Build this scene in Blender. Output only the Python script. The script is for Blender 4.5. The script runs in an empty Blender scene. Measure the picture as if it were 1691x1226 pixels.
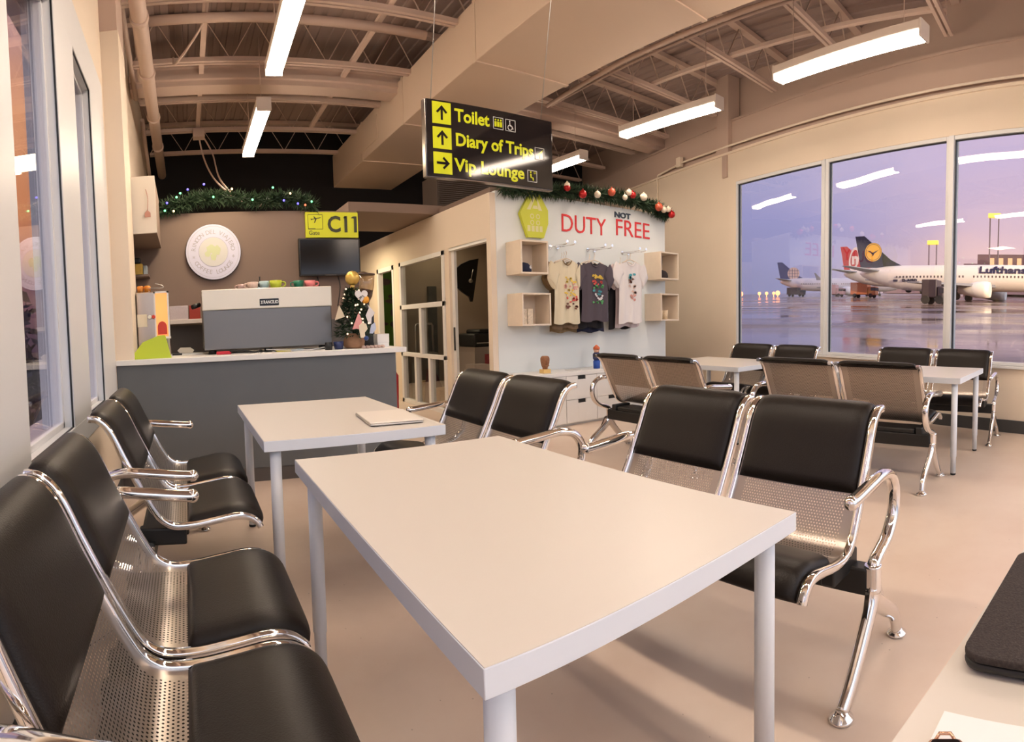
import bpy, bmesh, math, random
from mathutils import Vector, Matrix
S = bpy.context.scene
COL = S.collection
PI = math.pi
random.seed(7)

# ------------------------------------------------------------------ camera (cylindrical sweep of a phone panorama)
FPX = 947.62
cam_d = bpy.data.cameras.new('camera'); cam = bpy.data.objects.new('camera', cam_d); COL.objects.link(cam)
cam_d.type = 'PANO'; cam_d.panorama_type = 'CENTRAL_CYLINDRICAL'
cam_d.central_cylindrical_radius = 1.0
cam_d.central_cylindrical_range_u_min = -845.5/FPX; cam_d.central_cylindrical_range_u_max = 845.5/FPX
cam_d.central_cylindrical_range_v_min = -613/FPX-.0364; cam_d.central_cylindrical_range_v_max = 613/FPX-.0364
cam_d.clip_start = .02; cam_d.clip_end = 3000
cam.matrix_world = (Matrix.Translation((0, 0, 1.2)) @ Matrix.Rotation(-.5692, 4, 'Z') @ Matrix.Rotation(-.0536, 4, 'X')
                    @ Matrix.Rotation(.0227, 4, 'Y') @ Matrix.Rotation(PI/2, 4, 'X'))
S.camera = cam
S.view_settings.view_transform = 'Standard'; S.view_settings.look = 'None'
S.view_settings.exposure = 0.6; S.view_settings.gamma = 1.0; S.view_settings.use_curve_mapping = False
S.cycles.max_bounces = 8; S.cycles.transparent_max_bounces = 16; S.cycles.diffuse_bounces = 4; S.cycles.glossy_bounces = 4
S.cycles.sample_clamp_indirect = 6.0; S.cycles.use_denoising = True; S.cycles.caustics_reflective = False
LAMP_COLOR = (1.0, .82, .66); LAMP_POWER = 30.0

# ------------------------------------------------------------------ world: dusk sky
W = bpy.data.worlds.new('dusk'); S.world = W; W.use_nodes = True
nt = W.node_tree; nt.nodes.clear()
def wn(t, **k):
    n = nt.nodes.new(t)
    for a, b in k.items(): setattr(n, a, b)
    return n
wl = nt.links.new
tc = wn('ShaderNodeTexCoord'); sep = wn('ShaderNodeSeparateXYZ'); wl(tc.outputs['Generated'], sep.inputs[0])
def wramp(src, stops):
    r = wn('ShaderNodeValToRGB'); e = r.color_ramp.elements
    e[0].position, e[0].color = stops[0][0], (*stops[0][1], 1)
    e[1].position, e[1].color = stops[-1][0], (*stops[-1][1], 1)
    for p, c in stops[1:-1]:
        k = e.new(p); k.color = (*c, 1)
    wl(src, r.inputs[0]); return r.outputs[0]
def wdot(v):
    d = wn('ShaderNodeVectorMath', operation='DOT_PRODUCT'); wl(tc.outputs['Generated'], d.inputs[0]); d.inputs[1].default_value = v
    return d.outputs['Value']
def wflat():
    m = wn('ShaderNodeVectorMath', operation='MULTIPLY'); wl(tc.outputs['Generated'], m.inputs[0]); m.inputs[1].default_value = (1, 1, 0)
    n = wn('ShaderNodeVectorMath', operation='NORMALIZE'); wl(m.outputs[0], n.inputs[0]); d = wn('ShaderNodeVectorMath', operation='DOT_PRODUCT')
    wl(n.outputs[0], d.inputs[0]); d.inputs[1].default_value = (-.42, .907, 0); return d.outputs['Value']
def wmap(src, a, b):
    m = wn('ShaderNodeMapRange'); m.inputs[1].default_value = a; m.inputs[2].default_value = b; wl(src, m.inputs[0]); m.interpolation_type = 'SMOOTHSTEP'
    return m.outputs[0]
def wmix(f, a, b):
    m = wn('ShaderNodeMix', data_type='RGBA'); wl(f, m.inputs[0]); wl(a, m.inputs[6]); wl(b, m.inputs[7]); return m.outputs[2]
noise = wn('ShaderNodeTexNoise'); noise.inputs['Scale'].default_value = 3.0; noise.inputs['Detail'].default_value = 4
mpn = wn('ShaderNodeMapping'); mpn.inputs['Scale'].default_value = (1, 1, 4); wl(tc.outputs['Generated'], mpn.inputs[0]); wl(mpn.outputs[0], noise.inputs['Vector'])
zz = wn('ShaderNodeMath', operation='MULTIPLY_ADD'); wl(noise.outputs[0], zz.inputs[0]); zz.inputs[1].default_value = .12; zadd = wn('ShaderNodeMath', operation='ADD')
zz.inputs[2].default_value = -.06; wl(zz.outputs[0], zadd.inputs[0]); wl(sep.outputs[2], zadd.inputs[1])
blue = wramp(zadd.outputs[0], [(0, (.20, .20, .34)), (.05, (.22, .22, .38)), (.16, (.27, .26, .46)), (.30, (.40, .36, .51)), (.7, (.32, .32, .50))])
pink = wramp(zadd.outputs[0], [(0, (.80, .44, .26)), (.06, (.72, .44, .34)), (.14, (.52, .37, .44)), (.26, (.44, .35, .50)), (.7, (.34, .32, .48))])
east = wmix(wmap(sep.outputs[1], .52, .14), blue, pink)
cool = wramp(zadd.outputs[0], [(0, (.36, .40, .50)), (.25, (1.15, 1.28, 1.55)), (.8, (.80, .90, 1.15))])
warm = wramp(zadd.outputs[0], [(0, (.10, .06, .09)), (.10, (.22, .10, .12)), (.22, (.85, .34, .15)), (.34, (1.0, .48, .24)), (.55, (.62, .42, .46))])
sky = wmix(wmap(sep.outputs[1], -.05, -.5), east, cool)
sky = wmix(wmap(wflat(), .80, .92), sky, warm)
bg = wn('ShaderNodeBackground'); wl(sky, bg.inputs[0]); bg.inputs[1].default_value = 1.0
out = wn('ShaderNodeOutputWorld'); wl(bg.outputs[0], out.inputs[0])

# unseen spot added right of the frame to light the airliners warmly
fl_d = bpy.data.lights.new('added_apron_spot', 'SPOT'); fl_d.energy = 330000; fl_d.color = (1, .72, .42); fl_d.spot_size = 1.2; fl_d.spot_blend = .6; fl_d.shadow_soft_size = 1.5
fl = bpy.data.objects.new('added_apron_spot', fl_d); COL.objects.link(fl); fl.location = (38, -48, 26)
fl.rotation_euler = (Vector((92, 26, 7))-Vector(fl.location)).to_track_quat('-Z', 'Y').to_euler()

# ------------------------------------------------------------------ materials
MATS = {}
def mat(name, col, rough=.5, metal=0., spec=.5, var=0., vscale=8., coat=0., emit=None, estr=0., bump=0., bscale=60., alpha=1.):
    if name in MATS: return MATS[name]
    m = bpy.data.materials.new(name); m.use_nodes = True; t = m.node_tree; b = t.nodes['Principled BSDF']
    b.inputs['Base Color'].default_value = (*col, 1); b.inputs['Roughness'].default_value = rough; b.inputs['Metallic'].default_value = metal
    b.inputs['Specular IOR Level'].default_value = spec; b.inputs['Coat Weight'].default_value = coat
    if emit: b.inputs['Emission Color'].default_value = (*emit, 1); b.inputs['Emission Strength'].default_value = estr
    if var or bump:
        g = t.nodes.new('ShaderNodeTexCoord')
    if var:
        n = t.nodes.new('ShaderNodeTexNoise'); n.inputs['Scale'].default_value = vscale; n.inputs['Detail'].default_value = 5
        t.links.new(g.outputs['Object'], n.inputs['Vector'])
        r = t.nodes.new('ShaderNodeMix'); r.data_type = 'RGBA'
        r.inputs[6].default_value = (*[max(0, c*(1-var)) for c in col], 1); r.inputs[7].default_value = (*[min(1, c*(1+var)) for c in col], 1)
        t.links.new(n.outputs[0], r.inputs[0]); t.links.new(r.outputs[2], b.inputs['Base Color'])
    if bump:
        n2 = t.nodes.new('ShaderNodeTexNoise'); n2.inputs['Scale'].default_value = bscale; n2.inputs['Detail'].default_value = 3
        t.links.new(g.outputs['Object'], n2.inputs['Vector'])
        bp = t.nodes.new('ShaderNodeBump'); bp.inputs['Strength'].default_value = bump; bp.inputs['Distance'].default_value = .01
        t.links.new(n2.outputs[0], bp.inputs['Height']); t.links.new(bp.outputs[0], b.inputs['Normal'])
    MATS[name] = m; return m
def floor_mat():
    m = mat('polished_concrete', (.62, .50, .41), .34, spec=.35); t = m.node_tree; b = t.nodes['Principled BSDF']; L = t.links.new
    g = t.nodes.new('ShaderNodeTexCoord')
    n = t.nodes.new('ShaderNodeTexNoise'); n.inputs['Scale'].default_value = .9; n.inputs['Detail'].default_value = 7; n.inputs['Roughness'].default_value = .6; L(g.outputs['Object'], n.inputs['Vector'])
    r = t.nodes.new('ShaderNodeValToRGB'); e = r.color_ramp.elements
    e[0].position = .3; e[0].color = (.66, .505, .40, 1); e[1].position = .7; e[1].color = (.78, .655, .545, 1); L(n.outputs[0], r.inputs[0])
    v = t.nodes.new('ShaderNodeTexVoronoi'); v.inputs['Scale'].default_value = 11; L(g.outputs['Object'], v.inputs['Vector'])
    lt = t.nodes.new('ShaderNodeMath'); lt.operation = 'LESS_THAN'; lt.inputs[1].default_value = .035; L(v.outputs['Distance'], lt.inputs[0])
    sn = t.nodes.new('ShaderNodeMath'); sn.operation = 'MULTIPLY'; sn.inputs[1].default_value = .45; L(lt.outputs[0], sn.inputs[0])
    mx = t.nodes.new('ShaderNodeMix'); mx.data_type = 'RGBA'; L(sn.outputs[0], mx.inputs[0]); L(r.outputs[0], mx.inputs[6]); mx.inputs[7].default_value = (.25, .17, .13, 1)
    L(mx.outputs[2], b.inputs['Base Color'])
    n3 = t.nodes.new('ShaderNodeTexNoise'); n3.inputs['Scale'].default_value = 3; L(g.outputs['Object'], n3.inputs['Vector'])
    mr = t.nodes.new('ShaderNodeMapRange'); mr.inputs[3].default_value = .26; mr.inputs[4].default_value = .46; L(n3.outputs[0], mr.inputs[0]); L(mr.outputs[0], b.inputs['Roughness'])
    return m
def perforated_mat():
    m = bpy.data.materials.new('perforated_steel'); m.use_nodes = True; t = m.node_tree; L = t.links.new; b = t.nodes['Principled BSDF']
    b.inputs['Base Color'].default_value = (.40, .355, .32, 1); b.inputs['Metallic'].default_value = .9; b.inputs['Roughness'].default_value = .33
    uv = t.nodes.new('ShaderNodeUVMap'); sp = t.nodes.new('ShaderNodeSeparateXYZ'); L(uv.outputs[0], sp.inputs[0])
    def M(op, a, c=None, d=None):
        n = t.nodes.new('ShaderNodeMath'); n.operation = op
        for i, q in enumerate((a, c, d)):
            if q is None: continue
            if isinstance(q, (int, float)): n.inputs[i].default_value = q
            else: L(q, n.inputs[i])
        return n.outputs[0]
    px, py = .0115, .0100     # hole pitch
    row = M('DIVIDE', sp.outputs[1], py); odd = M('FLOORED_MODULO', M('FLOOR', row), 2)
    fx = M('SUBTRACT', M('FRACT', M('ADD', M('DIVIDE', sp.outputs[0], px), M('MULTIPLY', odd, .5))), .5)
    fy = M('SUBTRACT', M('FRACT', row), .5)
    d = M('SQRT', M('ADD', M('POWER', M('MULTIPLY', fx, px), 2), M('POWER', M('MULTIPLY', fy, py), 2)))
    hole = M('LESS_THAN', d, .0027)
    inside = M('MULTIPLY', M('GREATER_THAN', sp.outputs[0], .040), M('LESS_THAN', sp.outputs[0], .480))
    hole = M('MULTIPLY', hole, inside)
    tr = t.nodes.new('ShaderNodeBsdfTransparent'); mix = t.nodes.new('ShaderNodeMixShader')
    L(hole, mix.inputs[0]); L(b.outputs[0], mix.inputs[1]); L(tr.outputs[0], mix.inputs[2]); L(mix.outputs[0], t.nodes['Material Output'].inputs[0])
    return m
def glass_mat(name, tint=(1, 1, 1), refl=.10, wav=.0, wscale=1.5, grazing=.9):
    m = bpy.data.materials.new(name); m.use_nodes = True; t = m.node_tree; t.nodes.clear(); L = t.links.new
    o = t.nodes.new('ShaderNodeOutputMaterial'); tr = t.nodes.new('ShaderNodeBsdfTransparent'); tr.inputs[0].default_value = (*tint, 1)
    gl = t.nodes.new('ShaderNodeBsdfGlossy'); gl.inputs['Roughness'].default_value = .01
    lw = t.nodes.new('ShaderNodeLayerWeight'); lw.inputs[0].default_value = .5
    mr = t.nodes.new('ShaderNodeMapRange'); mr.inputs[1].default_value = 0.; mr.inputs[2].default_value = 1.; mr.inputs[3].default_value = refl; mr.inputs[4].default_value = grazing
    pw = t.nodes.new('ShaderNodeMath'); pw.operation = 'POWER'; pw.inputs[1].default_value = 2.2; L(lw.outputs['Facing'], pw.inputs[0]); L(pw.outputs[0], mr.inputs[0])
    mix = t.nodes.new('ShaderNodeMixShader'); L(mr.outputs[0], mix.inputs[0]); L(tr.outputs[0], mix.inputs[1]); L(gl.outputs[0], mix.inputs[2]); L(mix.outputs[0], o.inputs[0])
    if wav:
        g = t.nodes.new('ShaderNodeTexCoord'); n = t.nodes.new('ShaderNodeTexNoise'); n.inputs['Scale'].default_value = wscale; n.inputs['Detail'].default_value = 1
        L(g.outputs['Object'], n.inputs['Vector']); bp = t.nodes.new('ShaderNodeBump'); bp.inputs['Strength'].default_value = wav; bp.inputs['Distance'].default_value = .02
        L(n.outputs[0], bp.inputs['Height']); L(bp.outputs[0], gl.inputs['Normal'])
    return m
FLOOR = floor_mat(); PERF = perforated_mat()
GLASS = glass_mat('window_glass', (1, 1, 1), .06, .25, 1.3, .7); GLASSL = glass_mat('reflective_window_glass', (.95, .92, .95), .10, .06, 1.2, .58); GLASSP = glass_mat('partition_glass', (.96, .97, .95), .06, 0, 1, .6)
CHROME = mat('chrome', (.86, .83, .80), .07, 1.); STEEL = mat('brushed_steel', (.55, .53, .50), .32, 1.)
LEATHER = mat('black_vinyl', (.0105, .0075, .006), .40, spec=.26, bump=.12, bscale=260)
BLACK = mat('black_paint', (.010, .010, .010), .45); RUBBER = mat('black_rubber', (.012, .012, .012), .7)
LAM = mat('white_laminate', (.66, .615, .555), .33, spec=.4); LAMEDGE = mat('white_edge_band', (.74, .775, .82), .45)
WALLP = mat('cream_wall_paint', (.80, .69, .555), .75, var=.03, vscale=2); WALLU = mat('shaded_upper_brown', (.52, .395, .325), .8)  # upper wall's weaker light is put into this darker, pinker colour
DUTYP = mat('pale_blue_wall_paint', (.76, .80, .79), .7); WHITE = mat('white_paint', (.80, .79, .76), .5); FRAME = mat('window_frame_white', (.74, .75, .76), .42)
TAUPE = mat('taupe_wall_paint', (.225, .160, .125), .75); SLATE = mat('slate_panel', (.115, .125, .130), .42, var=.10, vscale=3); KICK = mat('dark_kick_panel', (.09, .08, .075), .5)
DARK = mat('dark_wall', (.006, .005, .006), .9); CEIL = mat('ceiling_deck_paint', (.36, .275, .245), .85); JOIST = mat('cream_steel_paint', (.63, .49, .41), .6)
DUCT = mat('duct_paint', (.68, .53, .405), .7); GREYBASE = mat('grey_vinyl_base', (.06, .06, .06), .5); WOOD = mat('pale_birch_board', (.80, .68, .54), .5, var=.06, vscale=14)
YEL = mat('acid_yellow', (.62, .66, .02), .5); LIME = mat('lime_green', (.50, .62, .03), .5); SIGNB = mat('gloss_black_sign', (.010, .008, .009), .055, spec=.4)
RED = mat('red_lettering', (.70, .03, .03), .5); GREEN = mat('fir_needles', (.018, .05, .02), .7); NAVY = mat('navy_cloth', (.012, .016, .045), .85)
LAMPW = mat('lamp_diffuser', (.9, .9, .9), .5, emit=LAMP_COLOR, estr=LAMP_POWER); LAMPB = mat('lamp_housing', (.72, .64, .58), .5)

# ------------------------------------------------------------------ mesh builder
def emp(name, loc=(0, 0, 0), rz=0., label=None, cat=None, group=None, kind=None):
    o = bpy.data.objects.new(name, None); COL.objects.link(o); o.location = loc; o.rotation_euler = (0, 0, rz); o.empty_display_size = .1
    return tag(o, label, cat, group, kind)
def tag(o, label=None, cat=None, group=None, kind=None):
    if label: o['label'] = label
    if cat: o['category'] = cat
    if group: o['group'] = group
    if kind: o['kind'] = kind
    return o
def copy_tree(o, parent=None):
    c = o.copy(); COL.objects.link(c)
    if parent: c.parent = parent
    for ch in list(o.children): copy_tree(ch, c)
    return c
class MB:
    def __init__(s): s.b = bmesh.new(); s.mi = 0
    def _f(s, vs, smooth=False):
        try:
            f = s.b.faces.new(vs); f.smooth = smooth; f.material_index = s.mi
        except ValueError: pass
    def box(s, a, b, M=None, bev=0., seg=2):
        x0, y0, z0 = [min(p, q) for p, q in zip(a, b)]; x1, y1, z1 = [max(p, q) for p, q in zip(a, b)]
        co = [(x0, y0, z0), (x1, y0, z0), (x1, y1, z0), (x0, y1, z0), (x0, y0, z1), (x1, y0, z1), (x1, y1, z1), (x0, y1, z1)]
        v = [s.b.verts.new((M @ Vector(c)) if M else c) for c in co]; fs = []
        for q in ((3, 2, 1, 0), (4, 5, 6, 7), (0, 1, 5, 4), (1, 2, 6, 5), (2, 3, 7, 6), (3, 0, 4, 7)):
            f = s.b.faces.new([v[i] for i in q]); f.material_index = s.mi; fs.append(f)
        if bev:
            es = list({e for f in fs for e in f.edges}); r = bmesh.ops.bevel(s.b, geom=es, offset=bev, segments=seg, profile=.5, affect='EDGES')
            for f in r['faces']: f.smooth = True; f.material_index = s.mi
        return s
    def prism(s, pts, d, M=None, smooth=False):
        """polygon pts (x,z) in the XZ plane, extruded along +Y by d"""
        T = (lambda p: M @ Vector(p)) if M else (lambda p: p)
        a = [s.b.verts.new(T((x, 0, z))) for x, z in pts]; b = [s.b.verts.new(T((x, d, z))) for x, z in pts]; n = len(pts)
        s._f(a); s._f(b[::-1])
        for i in range(n): s._f([a[i], b[i], b[(i+1) % n], a[(i+1) % n]], smooth)
        return s
    def tube(s, path, r, n=10, closed=False, caps=True, M=None, squash=None):
        P = [Vector(p) for p in path]; N = len(P); rings = []
        rr = r if isinstance(r, (list, tuple)) else [r]*N
        up = None
        for i, p in enumerate(P):
            if closed: t = P[(i+1) % N]-P[i-1]
            else: t = P[min(i+1, N-1)]-P[max(i-1, 0)]
            t.normalize()
            if up is None:
                up = Vector((0, 0, 1)) if abs(t.z) < .9 else Vector((1, 0, 0))
            u = (up-t*up.dot(t)).normalized(); up = u; w = t.cross(u)
            ring = []
            for k in range(n):
                a = 2*PI*k/n; c, d = math.cos(a), math.sin(a)
                if squash: c *= squash[0]; d *= squash[1]
                q = p+(u*c+w*d)*rr[i]
                ring.append(s.b.verts.new((M @ q) if M else q))
            rings.append(ring)
        for i in range(N if closed else N-1):
            A, B = rings[i], rings[(i+1) % N]
            for k in range(n): s._f([A[k], A[(k+1) % n], B[(k+1) % n], B[k]], True)
        if caps and not closed: s._f(rings[0][::-1]); s._f(rings[-1])
        return s
    def lathe(s, prof, c=(0, 0, 0), n=20, M=None, smooth=True):
        """prof: (r,z) from bottom to top"""
        rings = []
        for r, z in prof:
            rings.append([s.b.verts.new((M @ Vector((r*math.cos(2*PI*k/n), r*math.sin(2*PI*k/n), z))) if M else (c[0]+r*math.cos(2*PI*k/n), c[1]+r*math.sin(2*PI*k/n), c[2]+z)) for k in range(n)])
        for A, B in zip(rings, rings[1:]):
            for k in range(n): s._f([A[k], A[(k+1) % n], B[(k+1) % n], B[k]], smooth)
        s._f(rings[0][::-1]); s._f(rings[-1]); return s
    def ball(s, c, r, n=12, sq=(1, 1, 1)):
        prof = [(r*math.sin(PI*i/8), -r*math.cos(PI*i/8)) for i in range(9)]; prof[0] = (r*.02, -r); prof[-1] = (r*.02, r)
        M = Matrix.Translation(c) @ Matrix.Diagonal((*sq, 1)); return s.lathe(prof, n=n, M=M)
    def quad(s, *p): s._f([s.b.verts.new(q) for q in p]); return s
    def split(s, name, mats, parent=None):
        """one object per separate piece, all with the same name"""
        left = set(s.b.verts); out = []
        while left:
            st = [left.pop()]; isl = {st[0]}
            while st:
                for e in st.pop().link_edges:
                    for w in e.verts:
                        if w not in isl: isl.add(w); st.append(w); left.discard(w)
            m = MB(); mp = {v: m.b.verts.new(v.co) for v in isl}
            for f in {f for v in isl for f in v.link_faces}:
                g = m.b.faces.new([mp[v] for v in f.verts]); g.smooth = f.smooth
            out.append(m.build(name, mats, parent))
        s.b.free(); return out
    def build(s, name, mats, parent=None, loc=None, rot=None):
        bmesh.ops.recalc_face_normals(s.b, faces=s.b.faces)
        me = bpy.data.meshes.new(name); s.b.to_mesh(me); s.b.free()
        for m in (mats if isinstance(mats, (list, tuple)) else [mats]): me.materials.append(m)
        o = bpy.data.objects.new(name, me); COL.objects.link(o)
        if parent: o.parent = parent
        if loc: o.location = loc
        if rot: o.rotation_euler = rot
        return o
def spline(pts, n=8):
    P = [Vector(p) for p in pts]; out = []
    for i in range(len(P)-1):
        p0 = P[max(i-1, 0)]; p1 = P[i]; p2 = P[i+1]; p3 = P[min(i+2, len(P)-1)]
        for k in range(n):
            t = k/n; out.append(.5*((2*p1)+(p2-p0)*t+(2*p0-5*p1+4*p2-p3)*t*t+(3*p1-p0-3*p2+p3)*t**3))
    out.append(P[-1]); return out
def text(name, s, size, m, parent=None, loc=(0, 0, 0), rot=(PI/2, 0, 0), ext=.002, bold=0., sx=1., align='LEFT', width=None, shear=0.):
    c = bpy.data.curves.new(name, 'FONT'); c.body = s; c.size = size; c.extrude = ext; c.offset = bold; c.align_x = align; c.resolution_u = 3; c.shear = shear
    t = bpy.data.objects.new(name, c); COL.objects.link(t); bpy.context.view_layer.update()
    me = bpy.data.meshes.new_from_object(t.evaluated_get(bpy.context.evaluated_depsgraph_get())); bpy.data.objects.remove(t); bpy.data.curves.remove(c)
    if width:
        xs = [v.co.x for v in me.vertices]; sx = width/max(1e-6, max(xs)-min(xs))
    for v in me.vertices: v.co.x *= sx
    me.materials.clear(); me.materials.append(m)
    o = bpy.data.objects.new(name, me); COL.objects.link(o); o.location = loc; o.rotation_euler = rot
    if parent: o.parent = parent
    return o
def struct(o): o['kind'] = 'structure'; return o

# ------------------------------------------------------------------ room shell
struct(MB().box((-.9, -4.6, -.12), (9.4, 10.6, 0)).build('floor', FLOOR))
# corrugated deck
m = MB(); pts = []
x = -.9
while x < 9.4:
    pts += [(x, 4.80), (x+.085, 4.80), (x+.095, 4.818), (x+.15, 4.818)]; x += .16
pts += [(9.5, 4.80), (9.5, 4.95), (-.9, 4.95)]
m.prism(pts, 15.2, Matrix.Translation((0, -4.6, 0))); struct(m.build('ceiling', CEIL))
# left wall: below sill, above head, piers
XW, XG = -.54, -.60
SILL, HEAD = .77, 2.80
piers = [(-4.6, -2.2), (-1.0, -.55), (.63, 1.10-.02), (2.67, 3.15), (4.37, 4.46)]
piers = [(-4.6, -3.3), (-2.5, -2.02), (-1.25, -.77), (.02, .50), (1.40, 1.88), (2.67, 3.15), (3.74, 4.37)]
m = MB().box((-.80, -4.6, 0), (XW, 4.46, .655)).box((-.80, -4.6, 3.09), (XW, 4.46, 4.8)).box((-.80, 4.37, .655), (XW, 10.4, 3.09)).box((-.80, 4.46, 0), (XW, 10.4, .655)).box((-.80, 4.46, 3.09), (XW, 10.4, 4.8))
m.box((XW-.02, 4.44, 0), (-.40, 4.95, 3.53))
struct(m.build('wall_left', WALLP))
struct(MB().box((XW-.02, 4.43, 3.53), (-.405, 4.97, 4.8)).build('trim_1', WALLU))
struct(MB().box((-.78, -4.6, .655), (XW+.004, 4.37, SILL), bev=.004).box((-.78, -4.6, HEAD), (XW+.002, 4.37, 3.09), bev=.004).build('trim_2', FRAME))
edges = [-4.6]+[e for p in piers for e in p]+[4.37]
opens = []
prev = -4.6
for a, b in piers:
    if a > prev: opens.append((prev, a))
    prev = b

for i, (a, b) in enumerate(opens):
    w = emp('window_%d' % (i+1)); w['kind'] = 'structure'
    f = MB(); z0 = SILL
    for (p, q, r, t) in ((a, a+.03, z0, HEAD), (b-.03, b, z0, HEAD), (a, b, z0, z0+.03), (a, b, HEAD-.03, HEAD)):
        f.box((XG-.03, p, r), (XG+.012, q, t), bev=.003)
    f.build('window_frame', FRAME, w)
    g = MB()
    for (p, q, r, t) in ((b-.004, b+.002, z0, HEAD), (a, b, z0-.002, z0+.004), (a, b, HEAD-.004, HEAD+.002)):
        g.box((XW-.012, p, r), (XW-.003, q, t))
    g.build('gasket', BLACK, w)
    MB().box((XG-.006, a+.02, z0+.02), (XG, b-.02, HEAD-.02)).build('pane', GLASSL, w)
f = MB()
for a, b in piers: f.box((-.70, a, SILL-.002), (XW+.003, b, HEAD+.002), bev=.003)
struct(f.build('trim_3', FRAME))
struct(MB().box((XW, -4.6, 0), (XW+.012, 4.40, .10)).build('baseboard_left', GREYBASE))

# right wall (runs 14 degrees off the left wall): local frame s along, t into the room
AZ = .2482; D = Vector((math.sin(AZ), math.cos(AZ), 0)); NRM = Vector((-math.cos(AZ), math.sin(AZ), 0)); PR = Vector((6.12, 1.137, 0))
MR = Matrix.Translation(PR) @ Matrix(((NRM.x, D.x, 0, 0), (NRM.y, D.y, 0, 0), (0, 0, 1, 0), (0, 0, 0, 1)))   # local x = into room, y = along, z = up
RS, RH = .715, 3.205
m = MB().box((-.12, -6, 0), (0, 9.6, RS), MR).box((-.12, -6, RH), (0, 9.6, 3.66), MR).box((-.12, 3.95, RS), (0, 9.6, RH), MR)
struct(m.build('wall_right', WALLP))
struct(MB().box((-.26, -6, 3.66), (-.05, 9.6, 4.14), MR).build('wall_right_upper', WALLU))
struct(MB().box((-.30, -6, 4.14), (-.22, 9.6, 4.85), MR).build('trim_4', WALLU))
struct(MB().box((-.06, -6, 3.63), (.03, 9.6, 3.665), MR, bev=.004).build('trim_5', WALLP))
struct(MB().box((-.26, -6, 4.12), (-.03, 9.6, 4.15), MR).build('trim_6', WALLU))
struct(MB().box((0, -6, 0), (.015, 9.6, .135), MR, bev=.003).build('baseboard_right', GREYBASE))
struct(MB().box((-.10, -6, RS-.03), (.04, 3.99, RS), MR, bev=.004).build('trim_7', FRAME))
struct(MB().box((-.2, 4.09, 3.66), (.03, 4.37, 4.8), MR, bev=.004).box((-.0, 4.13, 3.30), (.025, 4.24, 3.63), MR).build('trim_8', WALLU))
rp = [(-2.0, .375), (.475, 2.16), (2.28, 3.92)]
for i, (a, b) in enumerate(rp):
    w = emp('window_%d' % (len(opens)+1+i)); w['kind'] = 'structure'
    f = MB()
    for (p, q, r, t) in ((a-.05, a, RS, RH), (b, b+.06, RS, RH), (a, b, RS, RS+.035), (a, b, RH-.045, RH)): f.box((-.09, p, r), (-.005, q, t), MR, bev=.004)
    f.build('window_frame', FRAME, w)
    g = MB()
    for (p, q, r, t) in ((a, a+.008, RS, RH), (b-.008, b, RS, RH), (a, b, RH-.053, RH-.045)): g.box((-.06, p, r), (-.03, q, t), MR)
    g.build('gasket', BLACK, w)
    MB().box((-.055, a, RS+.03), (-.048, b, RH-.04), MR).build('pane', GLASS, w)
f = MB()
for a, b in ((.425-.05, .475-.04), (2.16+.05, 2.28-.05)): f.box((-.12, a, RS), (.012, b, RH), MR, bev=.004)
struct(f.build('trim_9', FRAME))
# rear hall wall (dark), café wall, shop wall, corridor slab
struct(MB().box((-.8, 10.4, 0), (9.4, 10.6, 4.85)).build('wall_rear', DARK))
struct(MB().box((XW, 6.0, 0), (1.90, 6.14, 2.42)).build('wall_back', TAUPE))
m = MB().box((3.27, 5.38, 0), (5.97, 5.50, 2.60)).box((5.85, 5.50, 0), (5.97, 6.7, 2.60)); struct(m.build('wall_inner', DUTYP))
m = MB().box((3.20, 5.385, 0), (3.275, 5.47, 2.575)).box((3.20, 5.47, 2.09), (3.275, 10.4, 2.575)).box((3.20, 6.405, 0), (3.275, 6.53, 2.09)).box((3.20, 8.07, 0), (3.275, 8.33, 2.09)).box((3.20, 9.1, 0), (3.275, 10.4, 2.09))
struct(m.build('wall_middle', WALLP))
struct(MB().box((2.05, 6.80, 2.585), (5.85, 8.25, 2.70)).build('trim_10', TAUPE))
m = MB().box((4.9, 5.5, 0), (4.98, 8.25, 2.585)).box((3.275, 8.25, 0), (4.98, 8.32, 2.585)); struct(m.build('wall_side', mat('office_wall_paint', (.42, .335, .255), .8)))
lv = emp('louver_box', (3.34, 6.95, 2.70), label='brown louvered vent box standing on the shop roof under the hanging sign', cat='vent')
MB().box((0, .03, 0), (1.0, .5, .46)).build('housing', mat('louver_brown', (.10, .075, .06), .6), lv)
m = MB()
for k in range(16): m.prism([(0, 0), (.03, .012), (.03, .018), (0, .006)], .96, Matrix(((0, 1, 0, .02), (1, 0, 0, 0), (0, 0, 1, .02+.027*k), (0, 0, 0, 1))))
m.build('slats', MATS['louver_brown'], lv)
m = MB().box((3.275, 5.5, 2.60), (4.98, 6.8, 2.66)); struct(m.build('trim_11', TAUPE))
# glazed partition unit
w = emp('window_10'); w['kind'] = 'structure'
f = MB(); X0, X1 = 3.205, 3.262
for (a, b, c, d) in ((6.53, 8.07, 2.03, 2.09), (6.53, 8.07, 1.39, 1.455), (6.53, 8.07, .70, .755), (6.53, 8.07, 0, .06), (6.53, 6.60, 0, 2.09), (8.0, 8.07, 0, 2.09), (7.28, 7.36, .75, 1.40), (7.02, 7.09, .05, .71), (7.50, 7.57, .05, .71)):
    f.box((X0-.02, a, c), (X1, b, d), bev=.003)
f.build('window_frame', WHITE, w)
MB().box((3.225, 6.55, .03), (3.230, 8.05, 2.06)).build('pane', GLASSP, w)
d = emp('door_1'); d['kind'] = 'structure'
MB().box((3.235, 6.33, 0), (3.27, 6.41, 2.09)).box((3.20, 5.47, 2.06), (3.275, 6.405, 2.095)).build('door_frame', WHITE, d)
MB().box((3.222, 6.345, .83), (3.236, 6.372, 1.12), bev=.004).build('door_handle', BLACK, d)
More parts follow.
